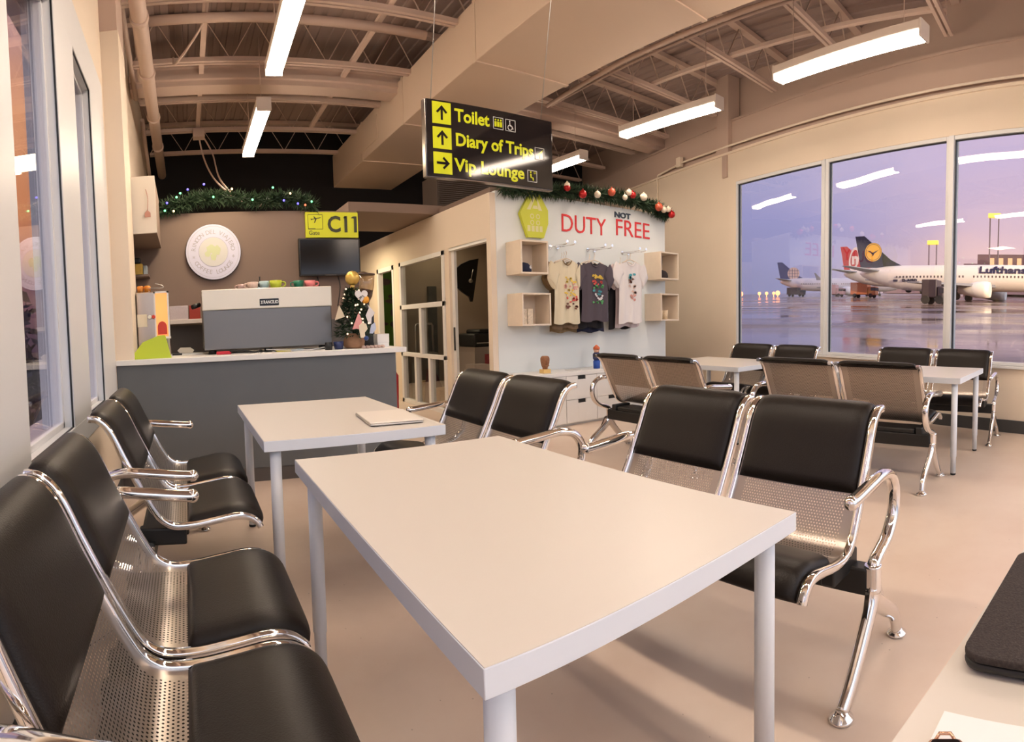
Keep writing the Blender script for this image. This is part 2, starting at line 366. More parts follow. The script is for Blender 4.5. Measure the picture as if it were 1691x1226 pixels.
d = emp('door_2'); d['kind'] = 'structure'
f = MB().box((3.195, 8.33, 0), (3.28, 8.40, 2.09)).box((3.195, 9.03, 0), (3.28, 9.1, 2.09)).box((3.195, 8.33, 2.02), (3.28, 9.1, 2.09)); f.build('door_frame', WHITE, d)

# ------------------------------------------------------------------ ceiling steelwork
def joist(y, x0, x1, lab):
    j = emp('ceiling_joist', (0, y, 0), label=lab, cat='joist', group='open-web roof joists')
    m = MB().box((x0, -.05, 4.25), (x1, -.012, 4.30)).box((x0, .012, 4.25), (x1, .05, 4.30)); m.split('bottom_chord', JOIST, j)
    MB().box((x0-.2, -.05, 4.73), (x1+.6, .05, 4.79)).build('top_chord', JOIST, j)
    m = MB(); n = int((x1-x0)/.55); st = (x1-x0)/n
    m.tube([p for i in range(n) for p in ((x0+i*st, 0, 4.28), (x0+(i+.5)*st, 0, 4.75))]+[(x1, 0, 4.28)], .010, 6)
    m.build('web', JOIST, j)
JY = [(-2.2, 'first'), (-.95, 'second'), (.3, 'third'), (1.58, 'crossing the top right corner'), (2.9, 'above the right-hand lamp near the wall'), (4.14, 'that carries the wire of the middle right lamp'),
      (5.40, 'at the top edge above the left ceiling lamps'), (6.66, 'just in front of the broad ribbed girder'), (7.76, 'just behind the broad ribbed girder'), (8.92, 'last but one before the dark rear wall'), (10.02, 'last before the dark rear wall')]
for y, t in JY:
    xr = PR.x+(y-PR.y)*math.tan(AZ)-.05
    joist(y, -.45, xr, 'cream steel open-web ceiling joist '+(t if y > 1 else 'behind the viewer, %s from the back' % t))
# broad ribbed girder
prof = [(0, 4.18), (.28, 4.18)]
pts = []
zs = [4.18, 4.24, 4.25, 4.31, 4.32, 4.38, 4.39, 4.45, 4.46, 4.52]
left = [(-.14-(.03 if (k//2) % 2 else 0), z) for k, z in enumerate(zs)]; right = [(-x_, z) for x_, z in left[::-1]]
G = MB().prism(left+right, 9.1, Matrix(((0, 1, 0, -.53), (-1, 0, 0, 7.22), (0, 0, 1, 0), (0, 0, 0, 1))))
G.build('roof_girder', JOIST); tag(bpy.data.objects['roof_girder'], 'broad cream ribbed roof girder crossing below the joists', 'girder')
for i, (x_, y0, y1, lab) in enumerate(((.35, 5.4, 8.9, 'thin cream bridging bar running back beside the drain pipe'), (2.12, 4.1, 8.9, 'thin cream bridging bar beside the duct, left of it'), (5.75, 1.5, 5.4, 'thin cream bridging bar right of the duct'))):
    tag(MB().box((x_-.03, y0, 4.30), (x_+.03, y1, 4.34)).build('bridging_bar', JOIST), lab, 'bar')
# drain pipe
m = MB().tube([(-.27, -1, 4.02), (-.27, 10.4, 4.02)], .075, 16)
p = m.build('drain_pipe', JOIST); tag(p, 'thick cream drain pipe running back along the left ceiling', 'pipe')
m = MB()
for y in (5.2, 6.3, 7.6, 8.8): m.tube([(-.27, y-.03, 4.02), (-.27, y+.03, 4.02)], .088, 16)
m.split('coupling', JOIST, p)
tag(MB().tube([(-.2, 5.55, 4.16), (1.0, 5.6, 4.20), (2.6, 5.6, 4.20)], .045, 10).build('branch_pipe', JOIST), 'cream branch pipe crossing the ceiling at the top edge left', 'pipe')
# conduits at left
for nm, pa, lab in (('conduit', [(.35, 5.2, 4.6), (.36, 5.5, 4.3), (.30, 5.8, 4.2), (.05, 6.3, 4.1), (.02, 6.5, 4.25)], 'thin white cable looping from the ceiling beside the drain pipe'),
                    ('conduit', [(.35, 8.9, 4.25), (.42, 9.0, 3.9), (.50, 8.0, 3.3), (.62, 6.4, 2.66), (.68, 6.05, 2.56)], 'pale cable dropping from the ceiling box to the garland'),
                    ('conduit', [(.38, 8.9, 4.25), (.56, 9.0, 3.95), (.60, 8.1, 3.3), (.74, 6.5, 2.62), (.95, 6.05, 2.50)], 'second pale cable dropping to the garland, right of the first')):
    tag(MB().tube(spline(pa, 6), .013, 6).build(nm, JOIST), lab, 'cable')
tag(MB().box((.27, 8.80, 4.14), (.45, 8.98, 4.27), bev=.008).build('junction_box', JOIST), 'small cream ceiling junction box with cables hanging from it', 'box')
m = MB().tube([(4.83, -1, 4.21), (4.83, 3.0, 4.21), (4.80, 5.0, 4.20), (4.9, 6.6, 4.18)], .028, 8)
tag(MB().tube([(4.94, -1, 4.23), (4.94, 5.0, 4.22), (4.98, 6.6, 4.2)], .016, 8).build('conduit_pipe', JOIST), 'thin cream conduit beside the sprinkler pipe, along the big duct', 'conduit')
tag(m.build('sprinkler_pipe', JOIST), 'cream sprinkler pipe running along the right edge of the big duct', 'pipe')
for pa, lab in (([(-.47, 5.4, 4.5), (-.47, 7.3, 4.15)], 'thin cream strut slanting along the upper left wall, nearer one'), ([(-.38, 6.2, 4.75), (-.38, 6.9, 4.2)], 'short cream diagonal strut at the upper left wall'), ([(-.46, 8.3, 4.25), (-.46, 9.9, 3.75)], 'thin cream strut at the far upper left, beside the drain pipe')):
    tag(MB().tube(pa, .03, 8).build('steel_strut', JOIST), lab, 'strut')
# wall conduit at right
def R(s, t, z): return MR @ Vector((t, s, z))
m = MB().tube([R(6.05, .02, 2.7), R(6.05, .02, 3.62), R(6.02, .02, 3.70), R(5.5, .02, 3.74), R(5.36, .02, 3.76), R(-2, .045, 3.70)], .016, 8)
m.box((0, 5.28, 3.69), (.07, 5.40, 3.85), MR, bev=.006)
tag(m.build('wall_conduit', WALLP), 'cream conduit with square box running along the upper right wall', 'conduit')
# big duct
d = emp('air_duct', (2.86, 0, 3.74), label='large square cream air duct hanging below the ceiling', cat='duct')
MB().box((0, -2.0, 0), (1.14, 10.38, .58), bev=.006).build('duct_body', DUCT, d)
f = MB()
for y in (1.2, 3.1, 5.0, 6.9, 8.6): f.box((-.006, y, -.012), (1.146, y+.05, .59))
f.split('duct_seam', DUCT, d)
MB().box((-.012, 7.9, .12), (0, 8.7, .46)).build('access_panel', DUCT, d)
# lamps
def lamp(a, b, lab, wires=True):
    a, b = Vector(a), Vector(b); c = (a+b)/2; v = b-a; L = v.length
    t = emp('ceiling_lamp', (c.x, c.y, 3.45), math.atan2(v.y, v.x)-PI/2, lab, 'lamp', 'hanging linear lamps')
    MB().box((-.075, -L/2, .035), (.075, L/2, .115), bev=.01).build('housing', LAMPB, t)
    MB().box((-.07, -L/2+.012, -.02), (.07, L/2-.012, .036), bev=.018).build('diffuser', LAMPW, t)
    MB().box((-.078, -L/2-.012, -.022), (.078, -L/2+.01, .12), bev=.006).box((-.078, L/2-.01, -.022), (.078, L/2+.012, .12), bev=.006).split('end_cap', LAMPB, t)
    m = MB()
    for s in (-.38, .38): m.tube([(0, s*L, .11), (0, s*L, .82)], .004, 5)
    m.split('wire', JOIST, t)
lamp((.86, 3.66, 0), (.90, 5.12, 0), 'long glowing ceiling lamp at the top edge, nearest on the left')
lamp((.925, 5.93, 0), (.94, 7.52, 0), 'shorter-looking glowing ceiling lamp on the left, above the wall clock-like disc')
lamp((5.06, 3.76, 0), (5.06, 5.24, 0), 'glowing ceiling lamp hanging right of the black direction sign')
lamp((4.52, 1.36, 0), (4.82, 2.88, 0), 'glowing ceiling lamp nearest the upper right corner')
for i, (a, b) in enumerate((((.86, 1.2), (.86, 2.75)), ((.86, -1.3), (.86, .25)), ((.86, -3.6), (.86, -2.05)), ((4.35, -1.45), (4.80, -.10)), ((4.3, -3.6), (4.3, -2.05)), ((5.3, 6.3), (5.3, 7.8)))):
    lamp((*a, 0), (*b, 0), 'glowing ceiling lamp outside the picture, number %s row' % ('one two three four five six'.split()[i]))
# lamps inside the office and corridor behind
for nm, x_, y_, z_, e in (('office_light', 3.8, 7.75, 2.50, 3.0), ('corridor_light', 2.3, 8.7, 2.45, 26), ('counter_light', .3, 5.4, 2.9, 9)):
    ld = bpy.data.lights.new(nm, 'AREA'); ld.energy = e; ld.size = .5; ld.color = (1, .80, .52); lo = bpy.data.objects.new(nm, ld); COL.objects.link(lo); lo.location = (x_, y_, z_)

# ------------------------------------------------------------------ waiting benches
def addmesh(mb, me, M):
    n0 = len(mb.b.verts); vs = [mb.b.verts.new(M @ v.co) for v in me.vertices]
    for p in me.polygons:
        mb._f([vs[i] for i in p.vertices])
MB.add = addmesh
PROF = spline([(-.212, 0, .868), (-.172, 0, .862), (-.128, 0, .818), (-.078, 0, .712), (-.022, 0, .597), (.028, 0, .503), (.065, 0, .453), (.115, 0, .428), (.190, 0, .430), (.270, 0, .444), (.345, 0, .456), (.395, 0, .449), (.428, 0, .424), (.438, 0, .404)], 6)
def prof_frames():
    out = []; s = 0
    for i, p in enumerate(PROF):
        t = (PROF[min(i+1, len(PROF)-1)]-PROF[max(i-1, 0)]).normalized()
        if i: s += (p-PROF[i-1]).length
        out.append((p, Vector((-t.z, 0, t.x)), t, s))
    return out
def set_front(f):
    global PROF, FR
    PROF = [Vector((p.x if p.x < .115 else .115+(p.x-.115)*f, 0, p.z)) for p in PROF0]; FR = prof_frames()
PROF0 = PROF; FR = None; set_front(1)
def sheet(mb, frs, w, off=0., uv=False):
    rows = []
    for p, n, t, s in frs: rows.append([mb.b.verts.new((p.x+n.x*off, y, p.z+n.z*off)) for y in (-w/2, w/2)])
    lay = mb.b.loops.layers.uv.verify()
    for i in range(len(rows)-1):
        f = mb.b.faces.new([rows[i][0], rows[i][1], rows[i+1][1], rows[i+1][0]]); f.smooth = True
        for l, (a, b) in zip(f.loops, ((0, i), (1, i), (1, i+1), (0, i+1))): l[lay].uv = (a*.52, frs[b][3])
def pad(mb, frs, w, th):
    n = len(frs); s0, s1 = frs[0][3], frs[-1][3]; ny = 15; top = []; bot = []
    for p, nn, t, s in frs:
        v = (2*(s-s0)/(s1-s0)-1); ra = []; rb = []
        for j in range(ny):
            q = 2*j/(ny-1)-1; q = math.copysign(1-(1-abs(q))**1.7, q)
            h = th*(max(0, 1-abs(q)**10)*max(0, 1-abs(v)**14))**.45
            y = q*w/2
            ra.append(mb.b.verts.new((p.x+nn.x*(.003+h), y, p.z+nn.z*(.003+h)))); rb.append(mb.b.verts.new((p.x+nn.x*.002, y, p.z+nn.z*.002)))
        top.append(ra); bot.append(rb)
    for i in range(n-1):
        for j in range(ny-1):
            mb._f([top[i][j], top[i][j+1], top[i+1][j+1], top[i+1][j]], True); mb._f([bot[i][j], bot[i+1][j], bot[i+1][j+1], bot[i][j+1]], True)
    for i in range(n-1):
        mb._f([top[i][0], top[i+1][0], bot[i+1][0], bot[i][0]], True); mb._f([top[i][-1], bot[i][-1], bot[i+1][-1], top[i+1][-1]], True)
    for k in (0, -1):
        for j in range(ny-1): mb._f([top[k][j], bot[k][j], bot[k][j+1], top[k][j+1]], True)
def rail(mb, y0, y1):
    rows = []
    for p, n, t, s in FR:
        c = [(-.014, y0+.003), (-.014, y1-.003), (-.009, y1), (.007, y1), (.012, y1-.004), (.012, y0+.004), (.007, y0), (-.009, y0)]
        rows.append([mb.b.verts.new((p.x+n.x*o, y, p.z+n.z*o)) for o, y in c])
    for a, b in zip(rows, rows[1:]):
        for k in range(8): mb._f([a[k], a[(k+1) % 8], b[(k+1) % 8], b[k]], k in (0, 1, 2, 3, 4, 5, 6, 7))
    mb._f(rows[0]); mb._f(rows[-1][::-1])
def bench(w, label):
    set_front(.87 if w == .49 else 1.06)
    t = emp('waiting_bench', label=label, cat='bench', group='two-seat waiting benches')
    hw = w+.066
    MB().box((-.032, -hw-.03, .275), (.032, hw+.03, .365), bev=.006).build('beam', BLACK, t)
    for sgn in (-1, 1):
        yc = sgn*(w/2+.038)
        m = MB(); sheet(m, FR, w, 0, True); so = m.build('seat_shell', PERF, t, loc=(0, yc, 0))
        m = MB(); fr = [f for f in FR if f[0].z > .585 and f[0].x < .1]; pad(m, fr, w-.012, .024); sheet(m, [f for f in FR if f[3] < .075], w-.012, -.006)
        m.build('back_pad', LEATHER, so)
        m = MB(); fr = [f for f in FR if f[0].x > .165 and f[0].z < .6]; pad(m, fr, w-.012, .03); m.build('seat_pad', LEATHER, so)
        for q in (-1, 1):
            m = MB(); y = q*(w/2+.012); rail(m, y-.0135, y+.0135); m.build('side_rail', CHROME, so)
        m = MB().box((-.02, -w/2+.06, .36), (.17, w/2-.06, .40), bev=.01).box((-.03, -w/2, .345), (.16, -w/2+.05, .415), bev=.008).box((-.03, w/2-.05, .345), (.16, w/2, .415), bev=.008)
        m.build('bracket', BLACK, so)
    for sgn in (-1, 1):
        y = sgn*(hw+.042)
        arm = spline([(.195, y, .640), (.16, y, .642), (.05, y, .652), (-.07, y, .660), (-.155, y, .636), (-.200, y, .570), (-.188, y, .485), (-.130, y, .425), (-.060, y, .398), (-.005, y, .375), (.004, y, .33)], 6)
        m = MB().tube(arm, [.0225]*(len(arm)-1)+[.024], 12, squash=(.9, 1.05)); m.ball((.195, y, .640), .0235, 12); m.build('armrest', CHROME, t)
        l = MB()
        l.tube(spline([(.004, y, .375), (.004, y, .33), (.004, y, .285)], 4), [.029]*8+[.031], 12)
        l.tube(spline([(.004, y, .30), (.012, y, .255), (.085, y, .165), (.185, y, .065), (.250, y, .018)], 6), [.030-.0003*i for i in range(25)], 12, squash=(1.15, .85))
        l.tube(spline([(.000, y, .30), (-.020, y, .245), (-.110, y, .175), (-.215, y, .100), (-.252, y, .018)], 6), [.030-.0003*i for i in range(25)], 12, squash=(1.15, .85))
        l.prism([(-.045, .30), (.05, .30), (.085, .185), (.055, .165), (.02, .205), (-.02, .215), (-.075, .185), (-.115, .19)], .016, Matrix.Translation((0, y-.008, 0)))
        lo = l.build('leg', CHROME, t)
        for q in (.252, -.254):
            MB().lathe([(.036, 0), (.039, .004), (.037, .010), (.022, .019), (.016, .030)], (q, y, 0), 20).build('foot_disc', CHROME, lo)
    return t
BEN = [(-.195, 1.325, 0, .50, 'black padded two-seat bench nearest the camera on the left, under the window'),
       (-.19, 2.81, 0, .50, 'black padded two-seat bench by the left window, in front of the slate counter'),
       (1.755, 1.27, PI, .49, 'black padded two-seat bench at the right side of the nearest big table'),
       (1.57, 2.76, PI, .50, 'black padded two-seat bench at the right side of the table with the laptop'),
       (3.95, 1.77, 0, .59, 'two-seat bench with its perforated steel back to us, nearest the right, legs in full view'),
       (3.52, 3.27, 0, .50, 'two-seat bench with its perforated steel back to us, in front of the white dresser'),
       (5.58, 1.55, PI, .55, 'black padded two-seat bench facing us below the window with the white airliner'),
       (5.36, 3.34, PI, .50, 'black padded two-seat bench facing us below the left window pane, farthest away')]
protos = {}
for x_, y_, a_, w_, lab in BEN:
    if w_ in protos: b = copy_tree(protos[w_]); b['label'] = lab
    else: b = bench(w_, lab); protos[w_] = b
    b.location = (x_, y_, 0); b.rotation_euler = (0, 0, a_)

# ------------------------------------------------------------------ tables
def table(x0, x1, y0, y1, z, lab, ins=.055, rz=0.):
    cx, cy = (x0+x1)/2, (y0+y1)/2; a, b = (x1-x0)/2, (y1-y0)/2
    t = emp('table', (cx, cy, 0), rz, lab, 'table', 'white café tables')
    m = MB().box((-a, -b, z-.046), (a, b, z-.0012), bev=.0015, seg=1); o = m.build('tabletop', LAMEDGE, t)
    MB().box((-a+.0015, -b+.0015, z-.002), (a-.0015, b-.0015, z)).build('laminate_surface', LAM, o)
    for sx in (-1, 1):
        for sy in (-1, 1):
            p = (sx*(a-ins), sy*(b-ins), 0)
            l = MB().lathe([(.021, .015), (.021, .14), (.0245, .143), (.0245, z-.046)], p, 20).build('leg', LAMEDGE, t)
            MB().lathe([(.019, 0), (.021, .004), (.021, .016)], p, 16).build('foot', RUBBER, l)
table(.36, 1.18, .65, 1.955, .735, 'big white table in the foreground, nothing on it')
table(.30, 1.115, 2.31, 3.475, .735, 'white table in front of the slate counter with a closed laptop on it')
table(4.20, 5.16, .93, 2.40, .755, 'white table at the right below the airport window, between two benches')
table(4.32, 5.28, 3.00, 4.10, .735, 'white table farthest away, below the left window pane')
table(.235, 1.435, -.545, .155, .735, 'white table at the bottom right corner under the dark tablet case', rz=-.143)
# laptop
l = emp('laptop', (.94, 2.585, .735), -.10, 'closed silver laptop lying on the table before the counter', 'laptop')
MB().box((-.125, -.17, .003), (.125, .17, .012), bev=.003).build('base', STEEL, l)
MB().box((-.125, -.17, .0125), (.125, .17, .019), bev=.003).build('lid', mat('silver_lid', (.80, .74, .66), .35), l)
# things on the near table
def rrect(a, b, r, n=6):
    pts = []
    for cx, cy, s in ((a-r, b-r, 0), (-a+r, b-r, 1), (-a+r, -b+r, 2), (a-r, -b+r, 3)):
        for k in range(n+1):
            an = PI/2*s+PI/2*k/n; pts.append((cx+r*math.cos(an), cy+r*math.sin(an)))
    return pts
def slab(mb, pts, z0, z1, bev, M=None):
    """rounded plate: rings of pts shrunk towards the edges"""
    rings = []
    for z, s in ((z0, bev), (z0+bev*.4, bev*.25), (z0+bev, 0), (z1-bev, 0), (z1-bev*.4, bev*.25), (z1, bev)):
        ring = []
        for x, y in pts:
            L = math.hypot(x, y); k = (L-s)/L; q = Vector((x*k, y*k, z)); ring.append(mb.b.verts.new((M @ q) if M else q))
        rings.append(ring)
    n = len(pts)
    for A, B in zip(rings, rings[1:]):
        for k in range(n): mb._f([A[k], A[(k+1) % n], B[(k+1) % n], B[k]], True)
    mb._f(rings[0][::-1]); mb._f(rings[-1])
    return mb
FELT = mat('speckled_dark_felt', (.035, .026, .023), .9, var=.9, vscale=220, bump=.4, bscale=300)
c = emp('tablet_case', (.885, .033, .735), -.11, 'dark speckled felt tablet case lying on the near white table', 'case')
slab(MB(), rrect(.18, .10, .028), .004, .016, .005).build('case_bottom', BLACK, c)
slab(MB(), rrect(.18, .10, .028), .016, .026, .003).build('case_cover', FELT, c)
tag(MB().box((-.115, -.148, 0), (.115, .148, .0015)).build('paper_sheet', mat('paper', (.84, .84, .84), .7), loc=(.512, .012, .735), rot=(0, 0, -.07)), 'white sheet of paper on the near white table', 'paper')
wt = emp('wristwatch', (.568, .133, .7365), -1.3, 'gold rimmed black watch lying on the paper at the bottom edge', 'watch')
slab(MB(), rrect(.019, .016, .007), 0, .009, .002).build('watch_case', mat('rose_gold', (.75, .47, .33), .2, 1.), wt)
slab(MB(), rrect(.016, .013, .005), .008, .0105, .001).build('watch_face', SIGNB, wt)
MB().tube([(-.012, .016, .004), (-.006, .024, .008), (.006, .024, .008), (.012, .016, .004)], .002, 6).build('strap_loop', MATS['rose_gold'], wt)

# ------------------------------------------------------------------ café counter
c = emp('service_counter', (.6, 4.4, 0), label='long slate grey service counter with white top at the back left', cat='counter')
def lc(a, b, p=(.6, 4.4, 0)): return tuple(q-r for q, r in zip(a, p)), tuple(q-r for q, r in zip(b, p))
MB().box(*lc((-.538, 4.41, .11), (1.69, 4.438, .957))).box(*lc((-.395, 4.438, .11), (1.69, 5.0, .957))).build('front_panel', SLATE, c)
MB().box(*lc((-.538, 4.418, 0), (1.69, 4.438, .108))).build('kick_panel', KICK, c)
MB().box(*lc((-.538, 4.375, .957), (1.775, 4.4385, .997)), bev=.003).box(*lc((-.397, 4.436, .957), (1.775, 5.25, .997))).build('countertop', WHITE, c)
struct(MB().box((XW, 5.97, 0), (1.90, 6.0, 1.26)).build('trim_12', KICK))
def ring(mb, r0, r1, z0, z1, M, n=64):
    rr = []
    for r, z in ((r0, z0), (r1, z0), (r1, z1), (r0, z1)): rr.append([mb.b.verts.new(M @ Vector((r*math.cos(2*PI*k/n), r*math.sin(2*PI*k/n), z))) for k in range(n)])
    for a in range(4):
        A, B = rr[a], rr[(a+1) % 4]
        for k in range(n): mb._f([A[k], A[(k+1) % n], B[(k+1) % n], B[k]])
def char_mesh(ch, size, bold=0.):
    cu = bpy.data.curves.new('ch', 'FONT'); cu.body = ch; cu.size = size; cu.extrude = .0012; cu.offset = bold; cu.align_x = 'CENTER'; cu.resolution_u = 2
    t = bpy.data.objects.new('ch', cu); COL.objects.link(t); bpy.context.view_layer.update()
    me = bpy.data.meshes.new_from_object(t.evaluated_get(bpy.context.evaluated_depsgraph_get())); bpy.data.objects.remove(t); bpy.data.curves.remove(cu); return me
FACE = Matrix.Rotation(PI/2, 4, 'X')       # XY drawing -> XZ wall facing -Y
lg = emp('logo_disc', (.337, 5.94, 2.006), label='round white coffee lounge logo disc on the taupe café wall', cat='sign')
LIL = mat('lilac_white', (.70, .70, .86), .5); GREYT = mat('pale_grey_print', (.43, .42, .47), .6)
MB().lathe([(.283, 0), (.285, .004), (.285, .034), (.283, .038)], n=64, M=Matrix.Translation((0, .055, 0)) @ FACE).build('disc', LIL, lg)
MB().lathe([(.291, 0), (.291, .012)], n=64, M=Matrix.Translation((0, .058, 0)) @ FACE).build('rim', BLACK, lg)
m = MB(); T0 = Matrix.Translation((0, .0165, 0)) @ FACE
for r in (.150, .262): ring(m, r, r+.0025, 0, .0015, T0)
for k, ch in enumerate('RINCON DEL VIAJERO'):
    if ch == ' ': continue
    a = (8.5-k)*math.radians(9.6); M = T0 @ Matrix.Rotation(a, 4, 'Z') @ Matrix.Translation((0, .185, 0)); m.add(char_mesh(ch, .062), M)
for k, ch in enumerate('COFFEE LOUNGE'):
    if ch == ' ': continue
    a = (k-6)*math.radians(9.6); M = T0 @ Matrix.Rotation(a, 4, 'Z') @ Matrix.Translation((0, -.229, 0)); m.add(char_mesh(ch, .062), M)
for s in (-1, 1): m.add(char_mesh('*', .07), T0 @ Matrix.Translation((s*.205, -.085, 0)))
m.build('lettering', GREYT, lg)
m = MB()
m.lathe([(.148, 0), (.148, .0012)], n=48, M=T0); m.build('globe', mat('pale_globe', (.68, .68, .66), .6), lg)
m = MB()
for cx, cz, rx, rz in ((-.02, .03, .05, .045), (.04, .015, .035, .05), (.0, -.05, .03, .04), (-.06, -.02, .03, .03)):
    pts = [(cx+rx*math.cos(2*PI*k/14)*(1+.12*math.sin(k*2.3)), cz+rz*math.sin(2*PI*k/14)*(1+.12*math.sin(k*2.3))) for k in range(14)]; m.prism(pts, .001, Matrix.Translation((0, .0143-.0007*(cx > 0)-.0003*(cz < 0), 0)))
m.build('continents', mat('pale_green_print', (.62, .68, .42), .6), lg)
# gate sign
g = emp('gate_sign', (1.61, 5.96, 2.265), label='yellow gate sign reading C11 above the television', cat='sign')
MB().box((-.29, 0, -.135), (.29, .035, .135), bev=.003).build('panel', mat('sign_yellow', (.66, .70, .02), .45), g)
DKT = mat('dark_print', (.04, .045, .02), .5)
text('gate_number', 'C11', .235, DKT, g, (-.055, -.001, -.072), bold=.006, width=.325)
MB().prism([(.121, .074), (.145, .092), (.156, .092), (.156, .07)], .001, Matrix.Translation((0, -.003, 0))).prism([(.208, .074), (.232, .092), (.245, .092), (.245, .07)], .001, Matrix.Translation((0, -.003, 0))).split('numeral_flag', DKT, g)
text('gate_word', 'Gate', .062, DKT, g, (-.26, -.001, -.105), width=.115)
m = MB()
for a, b in (((-.262, -.045), (-.262, .108)), ((-.262, .108), (-.105, .108)), ((-.105, .108), (-.105, -.045)), ((-.105, -.045), (-.262, -.045))): m.tube([(a[0], 0, a[1]), (b[0], 0, b[1])], .0022, 4)
m.box((-.258, -.002, -.046), (-.185, 0, -.038))
def planeicon(m, cx, cz, s, M=None):
    for pts in ([(-1, -.12), (-.75, 0), (.8, .28), (1, .42), (.75, .42), (-.85, .12), (-1.05, .25)], [(-.1, .2), (.15, .2), (-.25, -.62), (-.42, -.62)], [(-.25, .1), (.05, .2), (-.35, .62), (-.5, .58)]):
        m.prism([(cx+p*s, cz+q*s) for p, q in pts], -.002, M)
planeicon(m, -.175, .055, .055); m.build('plane_pictogram', DKT, g)
# television
t = emp('television', (1.558, 5.9, 1.72), label='black flat television on the café wall under the yellow sign', cat='television')
MB().box((-.333, 0, 0), (.333, .045, .395), bev=.006).build('case', BLACK, t)
MB().box((-.318, -.002, .02), (.318, .002, .380)).build('screen', mat('tv_screen', (.012, .010, .009), .16, spec=.6), t)
MB().box((-.1, .04, .1), (.1, .098, .3)).build('wall_mount', BLACK, t)
MB().box((-.06, -.004, .004), (.06, 0, .012)).build('badge', KICK, t)
for x_, lab in ((1.43, 'left'), (1.66, 'right')):
    tag(MB().tube(spline([(x_, 5.98, 1.72), (x_+.01, 5.95, 1.6), (x_-.02, 5.96, 1.4)], 4), .006, 6).build('television_cable', BLACK), 'black cable hanging below the %s half of the television' % lab, 'cable')
# espresso machine
e = emp('espresso_machine', (.695, 4.70, .997), label='large espresso machine with cream top panel and grey back on the counter', cat='coffee machine')
BACKP = mat('machine_back_steel', (.19, .18, .17), .38, 1.)
MB().box((-.535, .015, .035), (.535, .46, .50), bev=.012).build('body', mat('machine_grey', (.10, .09, .085), .4), e)
MB().box((-.54, 0, .035), (.54, .02, .365), bev=.006).build('back_panel', BACKP, e)
MB().box((-.543, -.018, .362), (.543, .03, .53), bev=.008).build('top_panel', mat('cream_panel', (.80, .76, .66), .25, coat=.5), e)
MB().box((-.54, .02, .50), (.54, .46, .525), bev=.006).build('cup_rail', STEEL, e)
for sx in (-.47, .0, .47):
    MB().lathe([(.034, 0), (.034, .03), (.028, .037)], (sx, .08, 0), 16).build('foot', BLACK, e)
pl = MB().box((-.07, -.022, .383), (.09, -.017, .440), bev=.002).build('name_plate', SIGNB, e)
text('maker_name', 'RANCILIO', .036, WHITE, pl, (-.038, -.0235, .400), bold=.0012, width=.122, ext=.0008)
m = MB().prism([(-.062, .398), (-.055, .398), (-.042, .425), (-.049, .425)], -.001, Matrix.Translation((0, -.0225, 0))).prism([(-.049, .398), (-.042, .398), (-.055, .425), (-.062, .425)], -.001, Matrix.Translation((0, -.0225, 0)))
m.build('maker_emblem', WHITE, pl)
MB().tube([(-.56, .15, .42), (-.62, .10, .40)], .02, 10).build('steam_knob', BLACK, e)
# cups on the machine
def cup(x_, y_, r, h, m_, lab, side=1):
    c = emp('cup', (x_, y_, 1.523), 0, lab, 'cup', 'cups on the espresso machine')
    MB().lathe([(r*.72, 0), (r*.8, .004), (r*.95, h*.5), (r, h), (r*.9, h), (r*.82, h*.5), (r*.6, .01)], n=20).build('body', m_, c)
    MB().tube(spline([(side*r*.9, 0, h*.82), (side*r*1.5, 0, h*.75), (side*r*1.5, 0, h*.35), (side*r*.88, 0, h*.2)], 5), r*.12, 6).build('handle', m_, c)
cup(.500, 4.84, .036, .05, mat('pink_glaze', (.70, .48, .42), .3), 'small pinkish cup at the left end of the cups on the machine', -1)
cup(.590, 4.80, .046, .062, mat('rose_speckle', (.72, .55, .47), .4, var=.25, vscale=60), 'speckled rose cup on the machine, second from the left', -1)
cup(.690, 4.82, .042, .068, mat('pale_blue_glaze', (.42, .58, .60), .3), 'pale blue cup with slanted handle on the machine, left of the lime cup', -1)
cup(.785, 4.80, .052, .070, mat('lime_glaze', (.52, .60, .04), .3), 'lime green cup in the middle of the machine top')
cup(.985, 4.82, .044, .064, mat('dark_green_glaze', (.01, .17, .09), .3), 'dark green cup on the machine, left of the pink cup', -1)
cup(1.08, 4.80, .048, .062, mat('coral_glaze', (.78, .22, .22), .35), 'coral pink cup at the right of the machine top')
tag(MB().lathe([(.004, 0), (.03, .05), (.006, .06), (.005, .10), (.008, .12)], (.67, 4.95, 1.523), 12).build('tamper', BLACK), 'dark pointed tamper standing behind the pale blue cup', 'tamper')
# clutter under and beside the machine
tag(MB().box((.25, 4.62, .997), (.37, 4.67, 1.022), bev=.006).build('cloth', mat('red_cloth', (.55, .03, .05), .8)), 'red folded cloth under the left end of the espresso machine', 'cloth')
tag(MB().tube(spline([(.36, 4.62, 1.02), (.46, 4.58, 1.025), (.56, 4.62, 1.005), (.62, 4.66, 1.02)], 5), .007, 6).build('power_cord', BLACK), 'black cord on the counter in front of the machine', 'cord')
tag(MB().tube(spline([(.66, 4.66, 1.02), (.80, 4.57, 1.012), (1.0, 4.55, 1.006), (1.15, 4.60, 1.02)], 5), .005, 6).build('hose', mat('pale_hose', (.5, .5, .5), .5)), 'pale hose curving under the espresso machine', 'hose')
tag(MB().box((.74, 4.62, .997), (.86, 4.68, 1.014), bev=.004).build('sponge', mat('yellow_sponge', (.62, .56, .12), .9)), 'yellow sponge on the counter under the machine', 'sponge')
tag(MB().box((.87, 4.62, .997), (.97, 4.68, 1.012), bev=.004).build('sponge', mat('blue_sponge', (.25, .42, .55), .9)), 'pale blue sponge on the counter under the machine', 'sponge')
